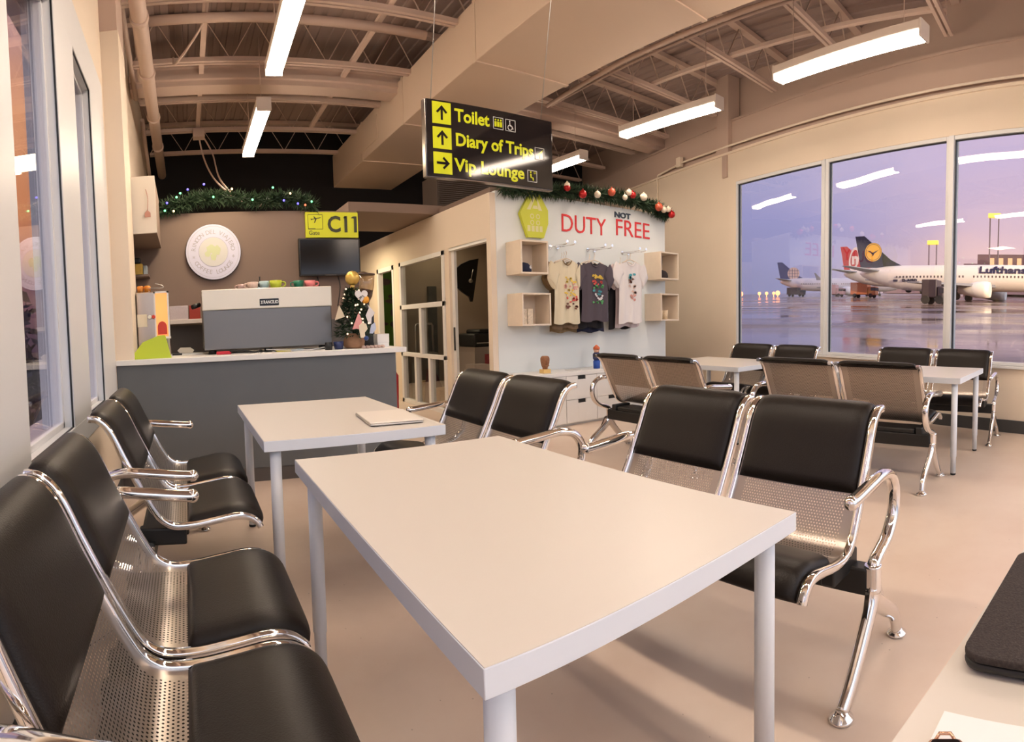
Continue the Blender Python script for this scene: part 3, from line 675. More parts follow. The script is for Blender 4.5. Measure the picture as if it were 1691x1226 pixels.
# little christmas tree
t = emp('christmas_tree', (1.40, 4.62, .997), label='little decorated christmas tree in a sack on the counter', cat='christmas tree')
MB().lathe([(.06, 0), (.085, .015), (.092, .06), (.075, .10), (.05, .115), (.062, .125)], n=18).build('sack', mat('brown_sack', (.40, .22, .12), .9, var=.2, vscale=40), t)
m = MB()
for k in range(1500):
    z = .10+.40*random.random(); rm = .150*(1-(z-.10)/.47)+.02; a = random.random()*2*PI; r = rm*(.35+.65*random.random()**.5)
    p = Vector((r*math.cos(a), r*math.sin(a), z)); q = p+Vector((math.cos(a)*.04, math.sin(a)*.04, random.uniform(-.03, .03))); s = Vector((-math.sin(a), math.cos(a), .3))*.010
    m._f([m.b.verts.new(p-s), m.b.verts.new(p+s), m.b.verts.new(q)])
m.tube([(0, 0, .08), (0, 0, .5)], .012, 6)
m.build('foliage', GREEN, t)
GOLD = mat('gold_topper', (.72, .48, .12), .35, .6)
MB().ball((0, -.02, .585), .062, 16).tube([(0, 0, .48), (0, -.02, .54)], .02, 8).build('topper', GOLD, t)
def flat(pts, y, th=.008): return MB().prism(pts, th, Matrix.Translation((0, y, 0)))
def heart(cx, cz, s):
    return [(cx+s*math.sin(a)**3, cz+s*(.8125*math.cos(a)-.3125*math.cos(2*a)-.125*math.cos(3*a)-.0625*math.cos(4*a))) for a in [2*PI*k/26 for k in range(26)]]
h = flat(heart(.035, .435, .055), -.14).build('heart_ornament', mat('white_ornament', (.80, .76, .74), .5), t)
MB().tube([(.012, -.142, .41), (.03, -.142, .43), (.02, -.142, .40), (.045, -.142, .435), (.06, -.142, .42)], .003, 5).build('scribble', BLACK, h)
flat([(-.065, .16), (-.03, .165), (.0, .155), (.03, .17), (.005, .27), (-.01, .29)], -.185).build('bird_ornament', mat('rose_ornament', (.78, .36, .34), .6), t)
flat([(.0, .09), (.04, .09), (.035, .13), (.06, .16), (.05, .20), (.02, .215), (-.01, .19), (-.01, .15)], -.195).build('bulb_ornament', mat('cream_ornament', (.80, .70, .52), .6), t)
flat([(-.185, .24), (-.10, .265), (-.12, .31), (-.145, .36)], -.10).build('tree_ornament', mat('straw_ornament', (.70, .60, .42), .6), t)
flat([(.07, .27), (.10, .33), (.09, .36), (.15, .29), (.12, .25), (.115, .20), (.09, .21)], -.13).build('angel_ornament', MATS['white_ornament'], t)
flat([(.09, .12), (.12, .12), (.15, .16), (.14, .21), (.11, .19), (.10, .16)], -.15).build('elephant_ornament', mat('blue_white', (.55, .62, .78), .6), t)
MB().ball((.075, -.12, .40), .032, 12).build('orange_ornament', mat('orange_ornament', (.85, .38, .04), .5), t)
MB().ball((.045, -.20, .085), .020, 10).build('eye_ornament', mat('cobalt_glass', (.02, .06, .22), .3), t)
m = MB()
for k in range(22):
    z = .12+.38*random.random(); a = PI+PI*random.random(); r = .165*(1-(z-.10)/.47)+.03; m.ball((r*math.cos(a), r*math.sin(a), z), .008, 8)
m.split('fairy_light', mat('fairy_light', (1, .8, .6), .4, emit=(1, .7, .45), estr=1.0), t)
for k in range(12):
    q = MB().ball((0, 0, .012), .012, 8, sq=(1.2, .8, 1)).build('wrapped_sweet', mat('wrapped_candy', (.62, .45, .38), .5, var=.6, vscale=40), loc=(1.44+.033*(k % 6), 4.465+.03*(k//6), .997))
    tag(q, 'small wrapped sweet among those scattered at the foot of the tree', 'sweet', 'sweets scattered under the little tree')
g = emp('coffee_grinder', (1.60, 4.95, .997), label='black coffee grinder with clear bean hopper behind the little tree', cat='grinder')
MB().box((-.075, -.08, 0), (.075, .10, .30), bev=.015).lathe([(.05, .30), (.055, .39)], n=20).build('body', BLACK, g)
HOP = glass_mat('smoky_hopper', (.78, .70, .62), .08, 0, 1, .5)
MB().lathe([(.05, .385), (.085, .45), (.105, .55), (.112, .64)], n=28).build('hopper', HOP, g)
MB().lathe([(.046, .39), (.080, .45), (.092, .50), (.02, .52)], n=24).build('beans', mat('coffee_beans', (.09, .04, .025), .5, bump=.6, bscale=150), g)
MB().lathe([(.114, .638), (.116, .650), (.06, .658), (.02, .672)], n=28).build('lid', mat('smoke_lid', (.08, .05, .04), .3), g)
tag(MB().box((-.052, -.05, 0), (.052, .05, .035), bev=.002).build('carton', WHITE, loc=(1.655, 4.65, .997)), 'low white carton at the right end of the counter', 'box')
tag(MB().box((-.054, -.05, 0), (.054, .05, .075), bev=.002).build('carton', WHITE, loc=(1.655, 4.65, 1.0325)), 'taller white carton stacked on the low carton at the counter end', 'box')
tag(MB().lathe([(.034, 0), (.04, .03), (.043, .065), (.038, .065)], (1.245, 4.55, .997), 18).build('bowl', mat('navy_bowl', (.012, .025, .10), .4)), 'small navy bowl left of the little tree', 'bowl')
tag(MB().lathe([(.03, 0), (.03, .06), (.026, .062)], (1.155, 4.53, .997), 16).build('tin', BLACK), 'small black tin right of the espresso machine feet', 'tin')
# popcorn cabinet, folder, carton
p = emp('drinks_dispenser', (-.262, 4.78, .997), label='small steel drinks dispenser with orange lit compartment beside the wall column', cat='dispenser')
MB().box((-.13, .02, .0), (.14, .34, .545), bev=.008).build('cabinet', mat('warm_steel', (.62, .52, .44), .22, 1.), p)
MB().box((.018, -.005, .16), (.030, .022, .545)).box((.128, -.005, .16), (.142, .022, .545)).box((.018, -.005, .53), (.142, .022, .545)).box((.010, -.02, .150), (.146, .03, .168)).build('frame', WHITE, p)
MB().box((.03, .008, .168), (.128, .019, .53)).build('compartment', mat('amber_panel', (.85, .36, .12), .35, emit=(1, .38, .1), estr=.5), p)
MB().prism([(.04+.039+.039*math.cos(a), .245+.05*math.sin(a)) for a in [PI*k/10 for k in range(11)]]+[(.04, .185), (.118, .185)], .010, Matrix.Translation((0, 0, 0))).build('spout_cover', mat('red_cover', (.60, .05, .02), .3), p)
for cx, mm in ((-.022, WHITE), (.010, MATS['red_cover'])):
    MB().lathe([(.016, 0), (.016, .02), (.012, .024)], n=14, M=Matrix.Translation((cx, .005, .335)) @ FACE).build('knob', mm, p)
MB().box((-.128, .010, .255), (-.045, .02, .36)).build('notice', mat('cream_paper', (.78, .70, .55), .7), p)
m = MB().tube(spline([(-.02, .1, .545), (-.02, .1, .58), (.09, .1, .58), (.09, .1, .60), (.03, .1, .62)], 4), .004, 5).build('wire_rack', STEEL, p)
for k, (x_, c_) in enumerate(((-.36, 'leftmost'), (-.30, 'rightmost'))):
    tag(MB().lathe([(.026, 0), (.03, .05), (.022, .06)], (x_, 4.9, 1.5425), 14).build('jar', mat('amber_jar', (.75, .26, .03), .25)), 'small amber jar on top of the drinks dispenser, %s of the two' % c_, 'jar')
f = MB().prism([(-.150, 0), (-.145, .05), (-.08, .13), (.045, .178), (.10, .182), (.105, .17), (.13, .05), (.145, 0)], .022)
tag(f.build('paper_bag', LIME, loc=(-.255, 4.49, .998), rot=(-.10, 0, 0)), 'lime green folded paper bag standing at the left end of the counter', 'bag')
tag(MB().prism([(-.05, .0), (-.07, .022), (-.045, .045), (.045, .045), (.075, .022), (.06, 0)], .07).build('takeaway_box', mat('cream_card', (.80, .72, .60), .6), loc=(.0, 4.95, 1.012)), 'small cream takeaway box left of the espresso machine', 'box')
tag(MB().box((-.115, 4.9, .997), (-.03, 5.0, 1.012)).build('tray', BLACK), 'small black tray left of the takeaway box', 'tray')
tag(MB().box((-.03, 4.88, .997), (.15, 5.04, 1.010)).build('napkin_pile', WHITE), 'flat pile of napkins under the takeaway box', 'napkins')
# shelf with paper and red box, upper cabinet
tag(MB().box((-.155, 5.72, 1.275), (.30, 5.968, 1.318), bev=.003).build('wall_shelf', mat('shelf_white', (.74, .68, .64), .5)), 'white wall shelf left of the espresso machine', 'shelf')
tag(MB().box((-.145, 5.74, 1.318), (.045, 5.94, 1.455), bev=.003).build('cup_lid_stack', mat('lilac_paper', (.60, .52, .54), .8, var=.12, vscale=70)), 'thick stack of lilac grey paper on the wall shelf', 'paper')
tag(MB().box((.055, 5.74, 1.318), (.165, 5.94, 1.455), bev=.004).build('red_box', mat('brick_red', (.36, .04, .025), .6)), 'brick red box beside the paper stack on the shelf', 'box')
c = emp('wall_cabinet', (-.315, 5.0, 2.07), label='white wall cabinet hanging in the café corner by the column', cat='cabinet')
MB().box((-.205, .02, 0), (.115, .97, .485)).build('cabinet_box', TAUPE, c)
MB().box((-.21, 0, -.005), (.118, .02, .488), bev=.002).build('cabinet_door', mat('cabinet_white', (.80, .74, .64), .5), c)
tag(MB().tube(spline([(-.278, 4.985, 2.44), (-.262, 4.98, 2.36), (-.270, 4.985, 2.25)], 5), .003, 5).prism([(-.295, 2.20), (-.245, 2.20), (-.245, 2.235), (-.27, 2.26), (-.295, 2.235)], .008, Matrix.Translation((0, 4.975, 0))).build('cord_ornament', mat('terracotta', (.52, .26, .20), .7)), 'small terracotta ornament on a cord hanging on the white cabinet door', 'ornament')
tag(MB().box((-.538, 5.75, 1.77), (-.33, 5.998, 1.79)).build('corner_shelf', TAUPE), 'small corner shelf under the white cabinet', 'shelf')
tag(MB().box((-.53, 5.76, 1.79), (-.39, 5.9, 1.90), bev=.008).build('coffee_bag', mat('yellow_bag', (.80, .48, .08), .5, var=.4, vscale=18)), 'yellow coffee packet on the small corner shelf', 'packet')
tag(MB().box((-.52, 5.80, 1.9005), (-.41, 5.88, 1.97), bev=.02).build('cap_box', BLACK), 'black packet on top of the yellow coffee packet', 'packet')
tag(MB().box((-.385, 5.78, 1.79), (-.345, 5.9, 1.88), bev=.003).build('tea_box', mat('grey_blue_card', (.35, .40, .42), .6)), 'narrow grey box right of the yellow coffee packet', 'box')

# ------------------------------------------------------------------ garlands
def garland(name, path, lab, w, baubles, lights, ylim=99, ztop=99):
    P = spline(path, 8); m = MB(); n = len(P)
    for k in range(int(1700*(P[-1]-P[0]).length)):
        f = random.random()*(n-1.001); i = int(f); p = P[i].lerp(P[i+1], f-i); a = random.random()*2*PI
        q = p+Vector((random.uniform(-.09, .09), math.cos(a)*w*random.uniform(.5, 1.1), math.sin(a)*w*random.uniform(.4, 1.05)))
        if q.y > ylim and q.z < ztop: q.y = 2*ylim-q.y
        p2 = p.lerp(q, .35); s = Vector((random.uniform(-1, 1), random.uniform(-1, 1), random.uniform(-1, 1)))*.011
        m._f([m.b.verts.new(p2-s), m.b.verts.new(p2+s), m.b.verts.new(q)])
    m.tube(P, .018, 6)
    o = m.build(name, mat('garland_green', (.028, .060, .026), .75, var=.5, vscale=20)); tag(o, lab, 'garland')
    for f, dz, r, mm, nm in baubles:
        i = int(f*(n-1)); p = P[i]; MB().ball((p.x, p.y-w*.9, p.z+dz), r, 14).lathe([(.008, r), (.008, r+.012)], (p.x, p.y-w*.9, p.z+dz), 8).build(nm, mm, o)
    for f, dz, mm in lights:
        i = int(f*(n-1)); p = P[i]; MB().ball((p.x, p.y-w*.95, p.z+dz), .011, 8).build('coloured_bulb', mm, o)
BR = mat('red_bauble', (.50, .02, .02), .15, .5); BW = mat('white_bauble', (.80, .70, .55), .3); BS = mat('striped_bauble', (.55, .10, .05), .2, var=.8, vscale=30)
def em(n_, c_): return mat(n_, c_, .4, emit=c_, estr=2.2)
LB, LG, LR, LY = em('blue_bulb', (.12, .10, 1)), em('green_bulb', (.15, .9, .3)), em('red_bulb', (1, .12, .06)), em('warm_bulb', (1, .65, .3))
garland('garland', [(-.16, 5.95, 2.47), (.10, 5.97, 2.53), (.45, 5.98, 2.57), (.85, 5.98, 2.52), (1.15, 5.98, 2.55), (1.42, 5.98, 2.47)], 'green garland with coloured lights along the top of the café wall', .125, [],
        [(.05, .02, LB), (.04, -.05, LG), (.1, -.08, LY), (.13, .05, LG), (.16, .08, LG), (.22, .1, LB), (.3, .12, LB), (.45, .06, LY), (.55, -.02, LG), (.68, .1, LG), (.75, -.05, LB), (.8, .02, LY), (.85, -.07, LB), (.9, -.06, LR), (.95, 0, LG), (.37, -.02, LG)], 5.99, 2.44)
garland('garland', [(3.33, 5.33, 2.62), (3.9, 5.33, 2.65), (4.5, 5.32, 2.69), (5.1, 5.32, 2.71), (5.6, 5.32, 2.68), (5.93, 5.32, 2.60)], 'green garland with red and white baubles on top of the shop wall', .14,
        [(.28, .05, .035, BW, 'bauble'), (.29, .02, .04, BR, 'bauble'), (.36, -.04, .05, BR, 'bauble'), (.43, -.03, .042, BW, 'bauble'), (.51, .02, .05, BS, 'bauble'), (.60, .05, .04, BW, 'bauble'), (.59, -.02, .035, BW, 'bauble'), (.63, .03, .045, BR, 'bauble'), (.72, .04, .05, BW, 'bauble'), (.84, -.02, .055, BS, 'bauble'), (.89, -.02, .042, BW, 'bauble'), (.93, .02, .038, BW, 'bauble'), (.98, -.02, .05, BR, 'bauble')], [], 5.37, 2.62)

# ------------------------------------------------------------------ hanging direction sign
s = emp('direction_sign', (1.94, 3.2, 2.312), label='black hanging airport direction sign with yellow arrows and words', cat='sign')
MB().box((-.475, .004, -.236), (.475, .055, .236), bev=.006).build('sign_case', mat('sign_frame', (.30, .27, .25), .18, 1.), s)
MB().box((-.468, -.004, -.229), (.468, .006, .229), bev=.002).build('sign_face', SIGNB, s)
def sx(v): return v-1.94
def sz(v): return v-2.312
YT = mat('sign_yellow_print', (.68, .74, .02), .07)
for k, (zc, up) in enumerate(((2.466, 1), (2.316, 1), (2.165, 0))):
    b = MB().box((sx(1.512), -.0065, sz(zc-.065)), (sx(1.638), -.0035, sz(zc+.065))).build('arrow_panel', YT, s)
    ar = [(-.007, -.04), (.007, -.04), (.007, .018), (.026, -.002), (.036, .006), (0, .044), (-.036, .006), (-.026, -.002), (-.007, .018)]
    if not up: ar = [(q, -p) for p, q in ar]
    MB().prism([(sx(1.575)+p*1.05, sz(zc)+q*1.05) for p, q in ar], .002, Matrix.Translation((0, -.0085, 0))).build('arrow', SIGNB, b)
text('sign_word', 'Toilet', .108, YT, s, (sx(1.664), -.0055, sz(2.430)), bold=.0030, width=.250, ext=.001)
text('sign_word', 'Diary of Trips', .108, YT, s, (sx(1.664), -.0055, sz(2.282)), bold=.0030, width=.580, ext=.001)
text('sign_word', 'Vip Lounge', .108, YT, s, (sx(1.658), -.0055, sz(2.128)), bold=.0030, width=.520, ext=.001)
def fbox(x0, x1, z0, z1):
    m = MB(); t_ = .0028
    for a, b, c, d in ((x0, x1, z0, z0+t_), (x0, x1, z1-t_, z1), (x0, x0+t_, z0, z1), (x1-t_, x1, z0, z1)): m.box((sx(a), -.0062, sz(c)), (sx(b), -.0036, sz(d)))
    return m
PW = mat('white_print', (.75, .75, .70), .5)
a = fbox(1.941, 2.016, 2.422, 2.497).build('pictogram_frame', PW, s)
m = MB()
for q in (-.02, 0, .02):
    m.box((sx(1.9785)+q-.008, -.006, sz(2.437)), (sx(1.9785)+q+.008, -.0037, sz(2.470))); m.lathe([(.006, 0), (.006, .002)], n=10, M=Matrix.Translation((sx(1.9785)+q, -.004, sz(2.480))) @ FACE)
m.build('people_pictogram', YT, a)
a = fbox(2.033, 2.110, 2.422, 2.497).build('pictogram_frame', PW, s)
m = MB().tube([(sx(2.066), -.005, sz(2.478)), (sx(2.068), -.005, sz(2.457)), (sx(2.084), -.005, sz(2.455)), (sx(2.092), -.005, sz(2.437))], .0028, 6).lathe([(.005, 0), (.005, .002)], n=10, M=Matrix.Translation((sx(2.066), -.004, sz(2.485))) @ FACE)
ring(m, .014, .018, 0, .002, Matrix.Translation((sx(2.068), -.0042, sz(2.446))) @ FACE, 20); m.build('wheelchair_pictogram', PW, a)
a = fbox(2.262, 2.338, 2.270, 2.350).build('pictogram_frame', PW, s)
MB().prism([(sx(2.327), sz(2.338)), (sx(2.275), sz(2.302)), (sx(2.298), sz(2.300)), (sx(2.305), sz(2.280))], .002, Matrix.Translation((0, -.006, 0))).build('plane_pictogram', YT, a)
a = fbox(2.199, 2.275, 2.116, 2.192).build('pictogram_frame', PW, s)
m = MB().tube([(sx(2.225), -.005, sz(2.168)), (sx(2.226), -.005, sz(2.145)), (sx(2.242), -.005, sz(2.143)), (sx(2.245), -.005, sz(2.126))], .005, 6).lathe([(.006, 0), (.006, .002)], n=10, M=Matrix.Translation((sx(2.225), -.004, sz(2.180))) @ FACE)
ring(m, .006, .008, 0, .002, Matrix.Translation((sx(2.258), -.0042, sz(2.178))) @ FACE, 14); m.build('lounge_pictogram', YT, a)
MB().tube([(-.42, .03, .235), (-.42, -.30, 1.95)], .003, 5).tube([(.40, .03, .235), (.40, -.30, 1.95)], .003, 5).split('hanging_wire', STEEL, s)

# ------------------------------------------------------------------ shop wall
YW = 5.38
tag(text('wall_lettering', 'DUTY', .3, RED, None, (4.15, YW-.001, 2.222), (PI/2, 0, 0), ext=.006, bold=-.001, width=.70), 'thin red word DUTY on the pale shop wall', 'lettering')
tag(text('wall_lettering', 'FREE', .3, RED, None, (5.02, YW-.001, 2.247), (PI/2, 0, 0), ext=.006, bold=-.001, width=.615), 'thin red word FREE on the pale shop wall', 'lettering')
tag(text('wall_lettering', 'NOT', .094, SIGNB, None, (5.015, YW-.001, 2.474), (PI/2, 0, 0), ext=.006, bold=.004, width=.285), 'small bold black word NOT above the word FREE', 'lettering')
h = emp('hexagon_sign', (3.757, YW-.05, 2.30), label='acid yellow hexagonal sign at the left end of the shop wall', cat='sign')
hp = [(.0-.035, .345), (.04, .345), (.185, .13), (.185, -.02), (.12, -.185), (-.10, -.185), (-.20, .075)]
MB().prism(hp, .045).build('board', mat('hexagon_yellow', (.58, .62, .04), .5), h)
PALEY = mat('faded_print', (.70, .68, .34), .6)
m = MB()
for pts in ([(-.01, .28), (.02, .28), (-.06, .12), (-.11, .12)], [(.02, .28), (.04, .24), (.10, .12), (.05, .12)], [(-.02, .17), (.03, .17), (.045, .135), (-.035, .135)]): m.prism(pts, .002, Matrix.Translation((0, -.002, 0)))
for x_ in (-.06, .02): 
    for z_ in (.05, -.02): ring(m, .018, .028, 0, .002, Matrix.Translation((x_+.02, 0, z_)) @ FACE, 14)
for x_ in (-.085, -.03, .025, .08): m.box((x_-.02, -.002, -.12), (x_+.02, 0, -.055))
m.build('faded_emblem', PALEY, h)
def cube_shelf(x0, z0, lab, w=.36, hh=.36):
    c = emp('cube_shelf', (x0, 5.08, z0), label=lab, cat='shelf', group='birch cube shelves')
    m = MB(); t_ = .019
    for a, b in (((0, 0, 0), (w, .298, t_)), ((0, 0, hh-t_), (w, .298, hh)), ((0, 0, t_), (t_, .298, hh-t_)), ((w-t_, 0, t_), (w, .298, hh-t_))): m.box(a, b, bev=.0015, seg=1)
    m.build('frame', WOOD, c); MB().box((t_, .28, t_), (w-t_, .298, hh-t_)).build('back_board', WOOD, c)
cube_shelf(3.388, 1.683, 'birch cube shelf with a navy cap, upper left on the shop wall')
cube_shelf(3.392, 1.125, 'birch cube shelf with printed cups, lower left on the shop wall', .382, .355)
cube_shelf(5.553, 1.695, 'birch cube shelf with a dark cap, upper right on the shop wall')
cube_shelf(5.553, 1.150, 'birch cube shelf with speckled cups, lower right on the shop wall')
def cap(x_, z_, m_, lab, rz):
    c = emp('cap', (x_, 5.20, z_), rz, lab, 'cap')
    MB().lathe([(.085, 0), (.088, .03), (.078, .07), (.05, .10), (.008, .112)], n=24).build('crown', m_, c)
    v = MB(); pts = [(.07*math.cos(a), .07*math.sin(a)) for a in [PI*.5*(k/8-1)+0 for k in range(17)]]
    slab(v, [(.06+.085*math.cos(2*PI*k/20), .07*math.sin(2*PI*k/20)) for k in range(20)], .0, .008, .002); v.build('visor', m_, c)
    return c
c = cap(3.50, 1.7025, NAVY, 'navy cap with pale badge in the upper left cube shelf', .15)
MB().prism([(.01, .03), (.05, .05), (.03, .06), (.05, .08), (.02, .07)], -.004, Matrix.Translation((0, -.078, 0))).build('badge', WHITE, c)
cap(5.70, 1.7145, mat('dark_brown_cloth', (.03, .022, .022), .9), 'dark cap in the upper right cube shelf', .1)
CUPP = mat('printed_card', (.72, .56, .42), .6, var=.55, vscale=45)
for k, (x_, w_) in enumerate(((3.45, 'left'), (3.53, 'right'))):
    tag(MB().box((x_-.036, 5.13, 1.144), (x_+.036, 5.21, 1.144+.165), bev=.003).build('printed_box', CUPP), 'printed gift box in the lower left cube shelf, %s one of two' % w_, 'box', 'gift boxes in the lower left cube')
for k, (x_, w_) in enumerate(((5.62, 'left'), (5.72, 'right'))):
    tag(MB().lathe([(.034, 0), (.042, .12), (.038, .12)], (x_, 5.16, 1.1695), 16).build('cup', mat('speckled_cream', (.78, .60, .40), .6, var=.35, vscale=50)), 'speckled cream cup in the lower right cube shelf, %s one of two' % w_, 'cup', 'cups in the lower right cube')
# hooks with shirts
def hook(x_, lab):
    h = emp('wall_hook', (x_, YW, 2.03), label=lab, cat='hook', group='chrome shirt hooks')
    for q in (-.055, .055):
        m = MB().tube([(q, 0, 0), (q, -.31, 0), (q, -.325, .025)], .006, 8).lathe([(.022, 0), (.022, .006)], n=14, M=Matrix.Translation((q, -.001, 0)) @ FACE)
        m.lathe([(.017, 0), (.017, .006)], n=14, M=Matrix.Translation((q, -.322, .025)) @ FACE); m.build('prong', CHROME, h)
    MB().tube([(-.055, -.05, 0), (.055, -.05, 0)], .005, 6).build('crossbar', CHROME, h)
hook(4.05, 'chrome wall hook holding the cream and khaki shirts'); hook(4.62, 'chrome wall hook holding the charcoal shirts'); hook(5.20, 'chrome wall hook holding the white shirts')
def shirt(x_, y_, z_, w, L, m_, lab, sl=.13, rz=0., collar=None, seed=1):
    """hanging T-shirt: top of shoulders at z_, width w, length L"""
    rnd = random.Random(seed); s = emp('t_shirt', (x_, y_, z_), rz, lab, 't-shirt'); m = MB(); NX, NY = 18, 26
    ph = rnd.random()*6
    def half(t):     # half width of the body along its length
        return w*.5*(1.0-.04*math.sin(PI*t)) if t > .0 else w*.5
    def topz(q): return -.055*abs(q)**1.3-(.05*max(0, 1-(abs(q)/.34)**2) if abs(q) < .34 else 0)
    def pt(i, j, side):
        q = 2*i/NX-1; t = j/NY; z = topz(q)*(1-t)-L*t+.012*math.sin(q*5+ph)*t
        fold = .010*t*math.sin(q*9+ph+t*2)+.004*math.sin(q*17+t*5)
        th = .016*(1-abs(q)**4)
        return (q*half(t), (-th if side else th)+fold, z)
    for side in (1, 0):
        g = [[m.b.verts.new(pt(i, j, side)) for i in range(NX+1)] for j in range(NY+1)]
        for j in range(NY):
            for i in range(NX): m._f([g[j][i], g[j][i+1], g[j+1][i+1], g[j+1][i]], True)
    # sleeves
    for q in (-1, 1):
        rings = []
        for k in range(6):
            f = k/5; ax, az = q*(w*.5-.02+sl*.62*f), -.055-.05*f-.12*f*f; wd = .105-.012*f
            rings.append([m.b.verts.new((ax+math.cos(a)*.022*q+(-q)*math.sin(a)*wd*.55, math.sin(2*a)*.004+math.cos(a)*.018, az-.045-wd*math.sin(a)*.78)) for a in [2*PI*n/12 for n in range(12)]])
        for A, B in zip(rings, rings[1:]):
            for n in range(12): m._f([A[n], A[(n+1) % 12], B[(n+1) % 12], B[n]], True)
        m._f(rings[-1])
    m.build('fabric', m_, s)
    ck = spline([(-w*.17, -.014, -.012), (-w*.10, -.020, -.048), (0, -.022, -.062), (w*.10, -.020, -.048), (w*.17, -.014, -.012)], 4)
    MB().tube(ck, .007, 6).build('collar', collar or m_, s)
    MB().tube(spline([(-w*.34, 0, -.03), (0, .005, .015), (w*.34, 0, -.03)], 5), .006, 6).tube(spline([(0, .005, .015), (0, .005, .05), (.012, .005, .075), (0, .005, .095)], 4), .003, 5).build('hanger', WOOD, s)
    return s
def blotches(s, cols, n, x0, x1, z0, z1, seed, size=.02, y=-.026):
    rnd = random.Random(seed)
    for ci, c_ in enumerate(cols):
        m = MB()
        for k in range(n):
            cx, cz = rnd.uniform(x0, x1), z0+(z1-z0)*((ci+rnd.random())/len(cols)); pts = []
            kk = rnd.randint(6, 9)
            for j in range(kk): r = size*rnd.uniform(.45, 1.1); pts.append((cx+r*math.cos(2*PI*j/kk), cz+r*math.sin(2*PI*j/kk)*.75))
            m.prism(pts, -.0015, Matrix.Translation((0, y-.0005*ci, 0)))
        m.build('print', c_, s)
KH = mat('khaki_cotton', (.25, .17, .085), .9); CR = mat('cream_cotton', (.74, .66, .47), .9); CH = mat('charcoal_cotton', (.085, .068, .085), .9); BK = mat('black_cotton', (.012, .010, .012), .9); WC = mat('white_cotton', (.80, .76, .75), .9)
shirt(4.08, 5.27, 1.86, .40, .82, KH, 'khaki t-shirt hanging behind the cream one', sl=.09, seed=2)
shirt(4.06, 5.20, 1.86, .38, .78, mat('brown_cotton', (.20, .13, .07), .9), 'brown t-shirt hanging between the khaki and cream ones', sl=.09, seed=3)
a = shirt(4.03, 5.12, 1.86, .37, .72, CR, 'cream t-shirt with red and yellow print on the shop wall', sl=.08, collar=KH, seed=4)
PRC = [mat('print_red', (.62, .08, .06), .7), mat('print_pink', (.70, .34, .28), .7), mat('print_yellow', (.78, .55, .08), .7), mat('print_green', (.10, .38, .12), .7), mat('print_teal', (.08, .36, .42), .7), mat('print_brown', (.16, .06, .04), .7)]
blotches(a, [PRC[5], PRC[0], PRC[2], PRC[1], PRC[2]], 9, -.04, .13, -.55, -.20, 5, .021)
shirt(4.50, 5.27, 1.85, .44, .82, NAVY, 'navy t-shirt hanging at the back of the charcoal stack', seed=6)
shirt(4.44, 5.20, 1.86, .42, .78, BK, 'black t-shirt hanging behind the charcoal one', seed=7)
a = shirt(4.45, 5.12, 1.86, .42, .70, CH, 'charcoal t-shirt with colourful print on the shop wall', seed=8)
blotches(a, [PRC[3], WC, PRC[4], PRC[3], PRC[0], PRC[2]], 7, -.05, .10, -.50, -.16, 9, .022)
blotches(a, [PRC[2]], 9, -.06, .09, -.20, -.15, 21, .02)
shirt(5.00, 5.26, 1.86, .42, .80, BK, 'black t-shirt hanging behind the white one', seed=10)
shirt(5.05, 5.19, 1.88, .42, .80, mat('grey_pink_cotton', (.62, .52, .52), .9), 'pale pinkish t-shirt hanging behind the white one', seed=11)
a = shirt(5.04, 5.12, 1.90, .41, .77, WC, 'white t-shirt with a printed figure on the shop wall', seed=12)
blotches(a, [PRC[1], mat('print_skin', (.70, .48, .38), .7), mat('print_skin2', (.66, .50, .42), .7), PRC[5], PRC[4]], 4, -.04, .06, -.48, -.16, 13, .03)
# dresser
d = emp('dresser', (3.28, 4.96, 0), label='low white dresser with six drawers under the shop shirts', cat='dresser')
MB().box((0, .022, .03), (1.51, .40, .56), bev=.002).box((.02, .05, 0), (1.49, .38, .03)).build('carcass', WHITE, d)
MB().box((-.004, -.004, .56), (1.514, .41, .60), bev=.003).build('top', WHITE, d)
for x0, x1 in ((0, .592), (.592, 1.042), (1.042, 1.51)):
    for z0, z1 in ((.035, .29), (.295, .555)):
        w = MB(); xc = (x0+x1)/2 if x0 else .37; 
        w.box((x0+.003, 0, z0), (xc-.057, .02, z1), bev=.001, seg=1).box((xc+.057, 0, z0), (x1-.003, .02, z1), bev=.001, seg=1).box((xc-.057, 0, z0), (xc+.057, .02, z1-.042))
        q = w.build('drawer', WHITE, d)
        MB().box((xc-.057, .012, z1-.042), (xc+.057, .021, z1)).build('finger_slot', BLACK, q)
t = emp('carved_bust', (3.69, 5.10, .60), label='small carved wooden bust on yellow base on the dresser', cat='figurine')
MB().box((-.05, -.04, 0), (.05, .04, .045), bev=.004).build('base', mat('yellow_wood', (.78, .52, .18), .6), t)
MB().lathe([(.028, .045), (.030, .06), (.040, .08), (.050, .12), (.052, .16), (.046, .18), (.03, .19)], n=16).box((-.012, -.058, .10), (.012, -.03, .135), bev=.004).ball((-.02, -.046, .145), .009, 8).ball((.02, -.046, .145), .009, 8).box((-.02, -.052, .082), (.02, -.035, .092)).build('head', mat('carved_wood', (.30, .13, .06), .6, var=.4, vscale=60), t)
t = emp('nutcracker', (4.46, 5.12, .60), label='painted figurine in blue with orange cap behind the bench, on the dresser', cat='figurine')
MB().lathe([(.04, 0), (.042, .09), (.03, .10)], n=16).build('trousers', mat('cobalt_paint', (.02, .08, .40), .5), t)
MB().lathe([(.035, .10), (.045, .12), (.046, .17), (.03, .19)], n=16).build('coat', mat('navy_paint', (.03, .04, .12), .5), t)
MB().ball((0, 0, .215), .035, 14).ball((0, -.035, .212), .008, 8).build('head', mat('peach_paint', (.75, .45, .32), .5), t)
MB().lathe([(.04, .225), (.038, .25), (.012, .275), (.004, .28)], n=16).build('cap', mat('orange_paint', (.65, .14, .05), .5), t)
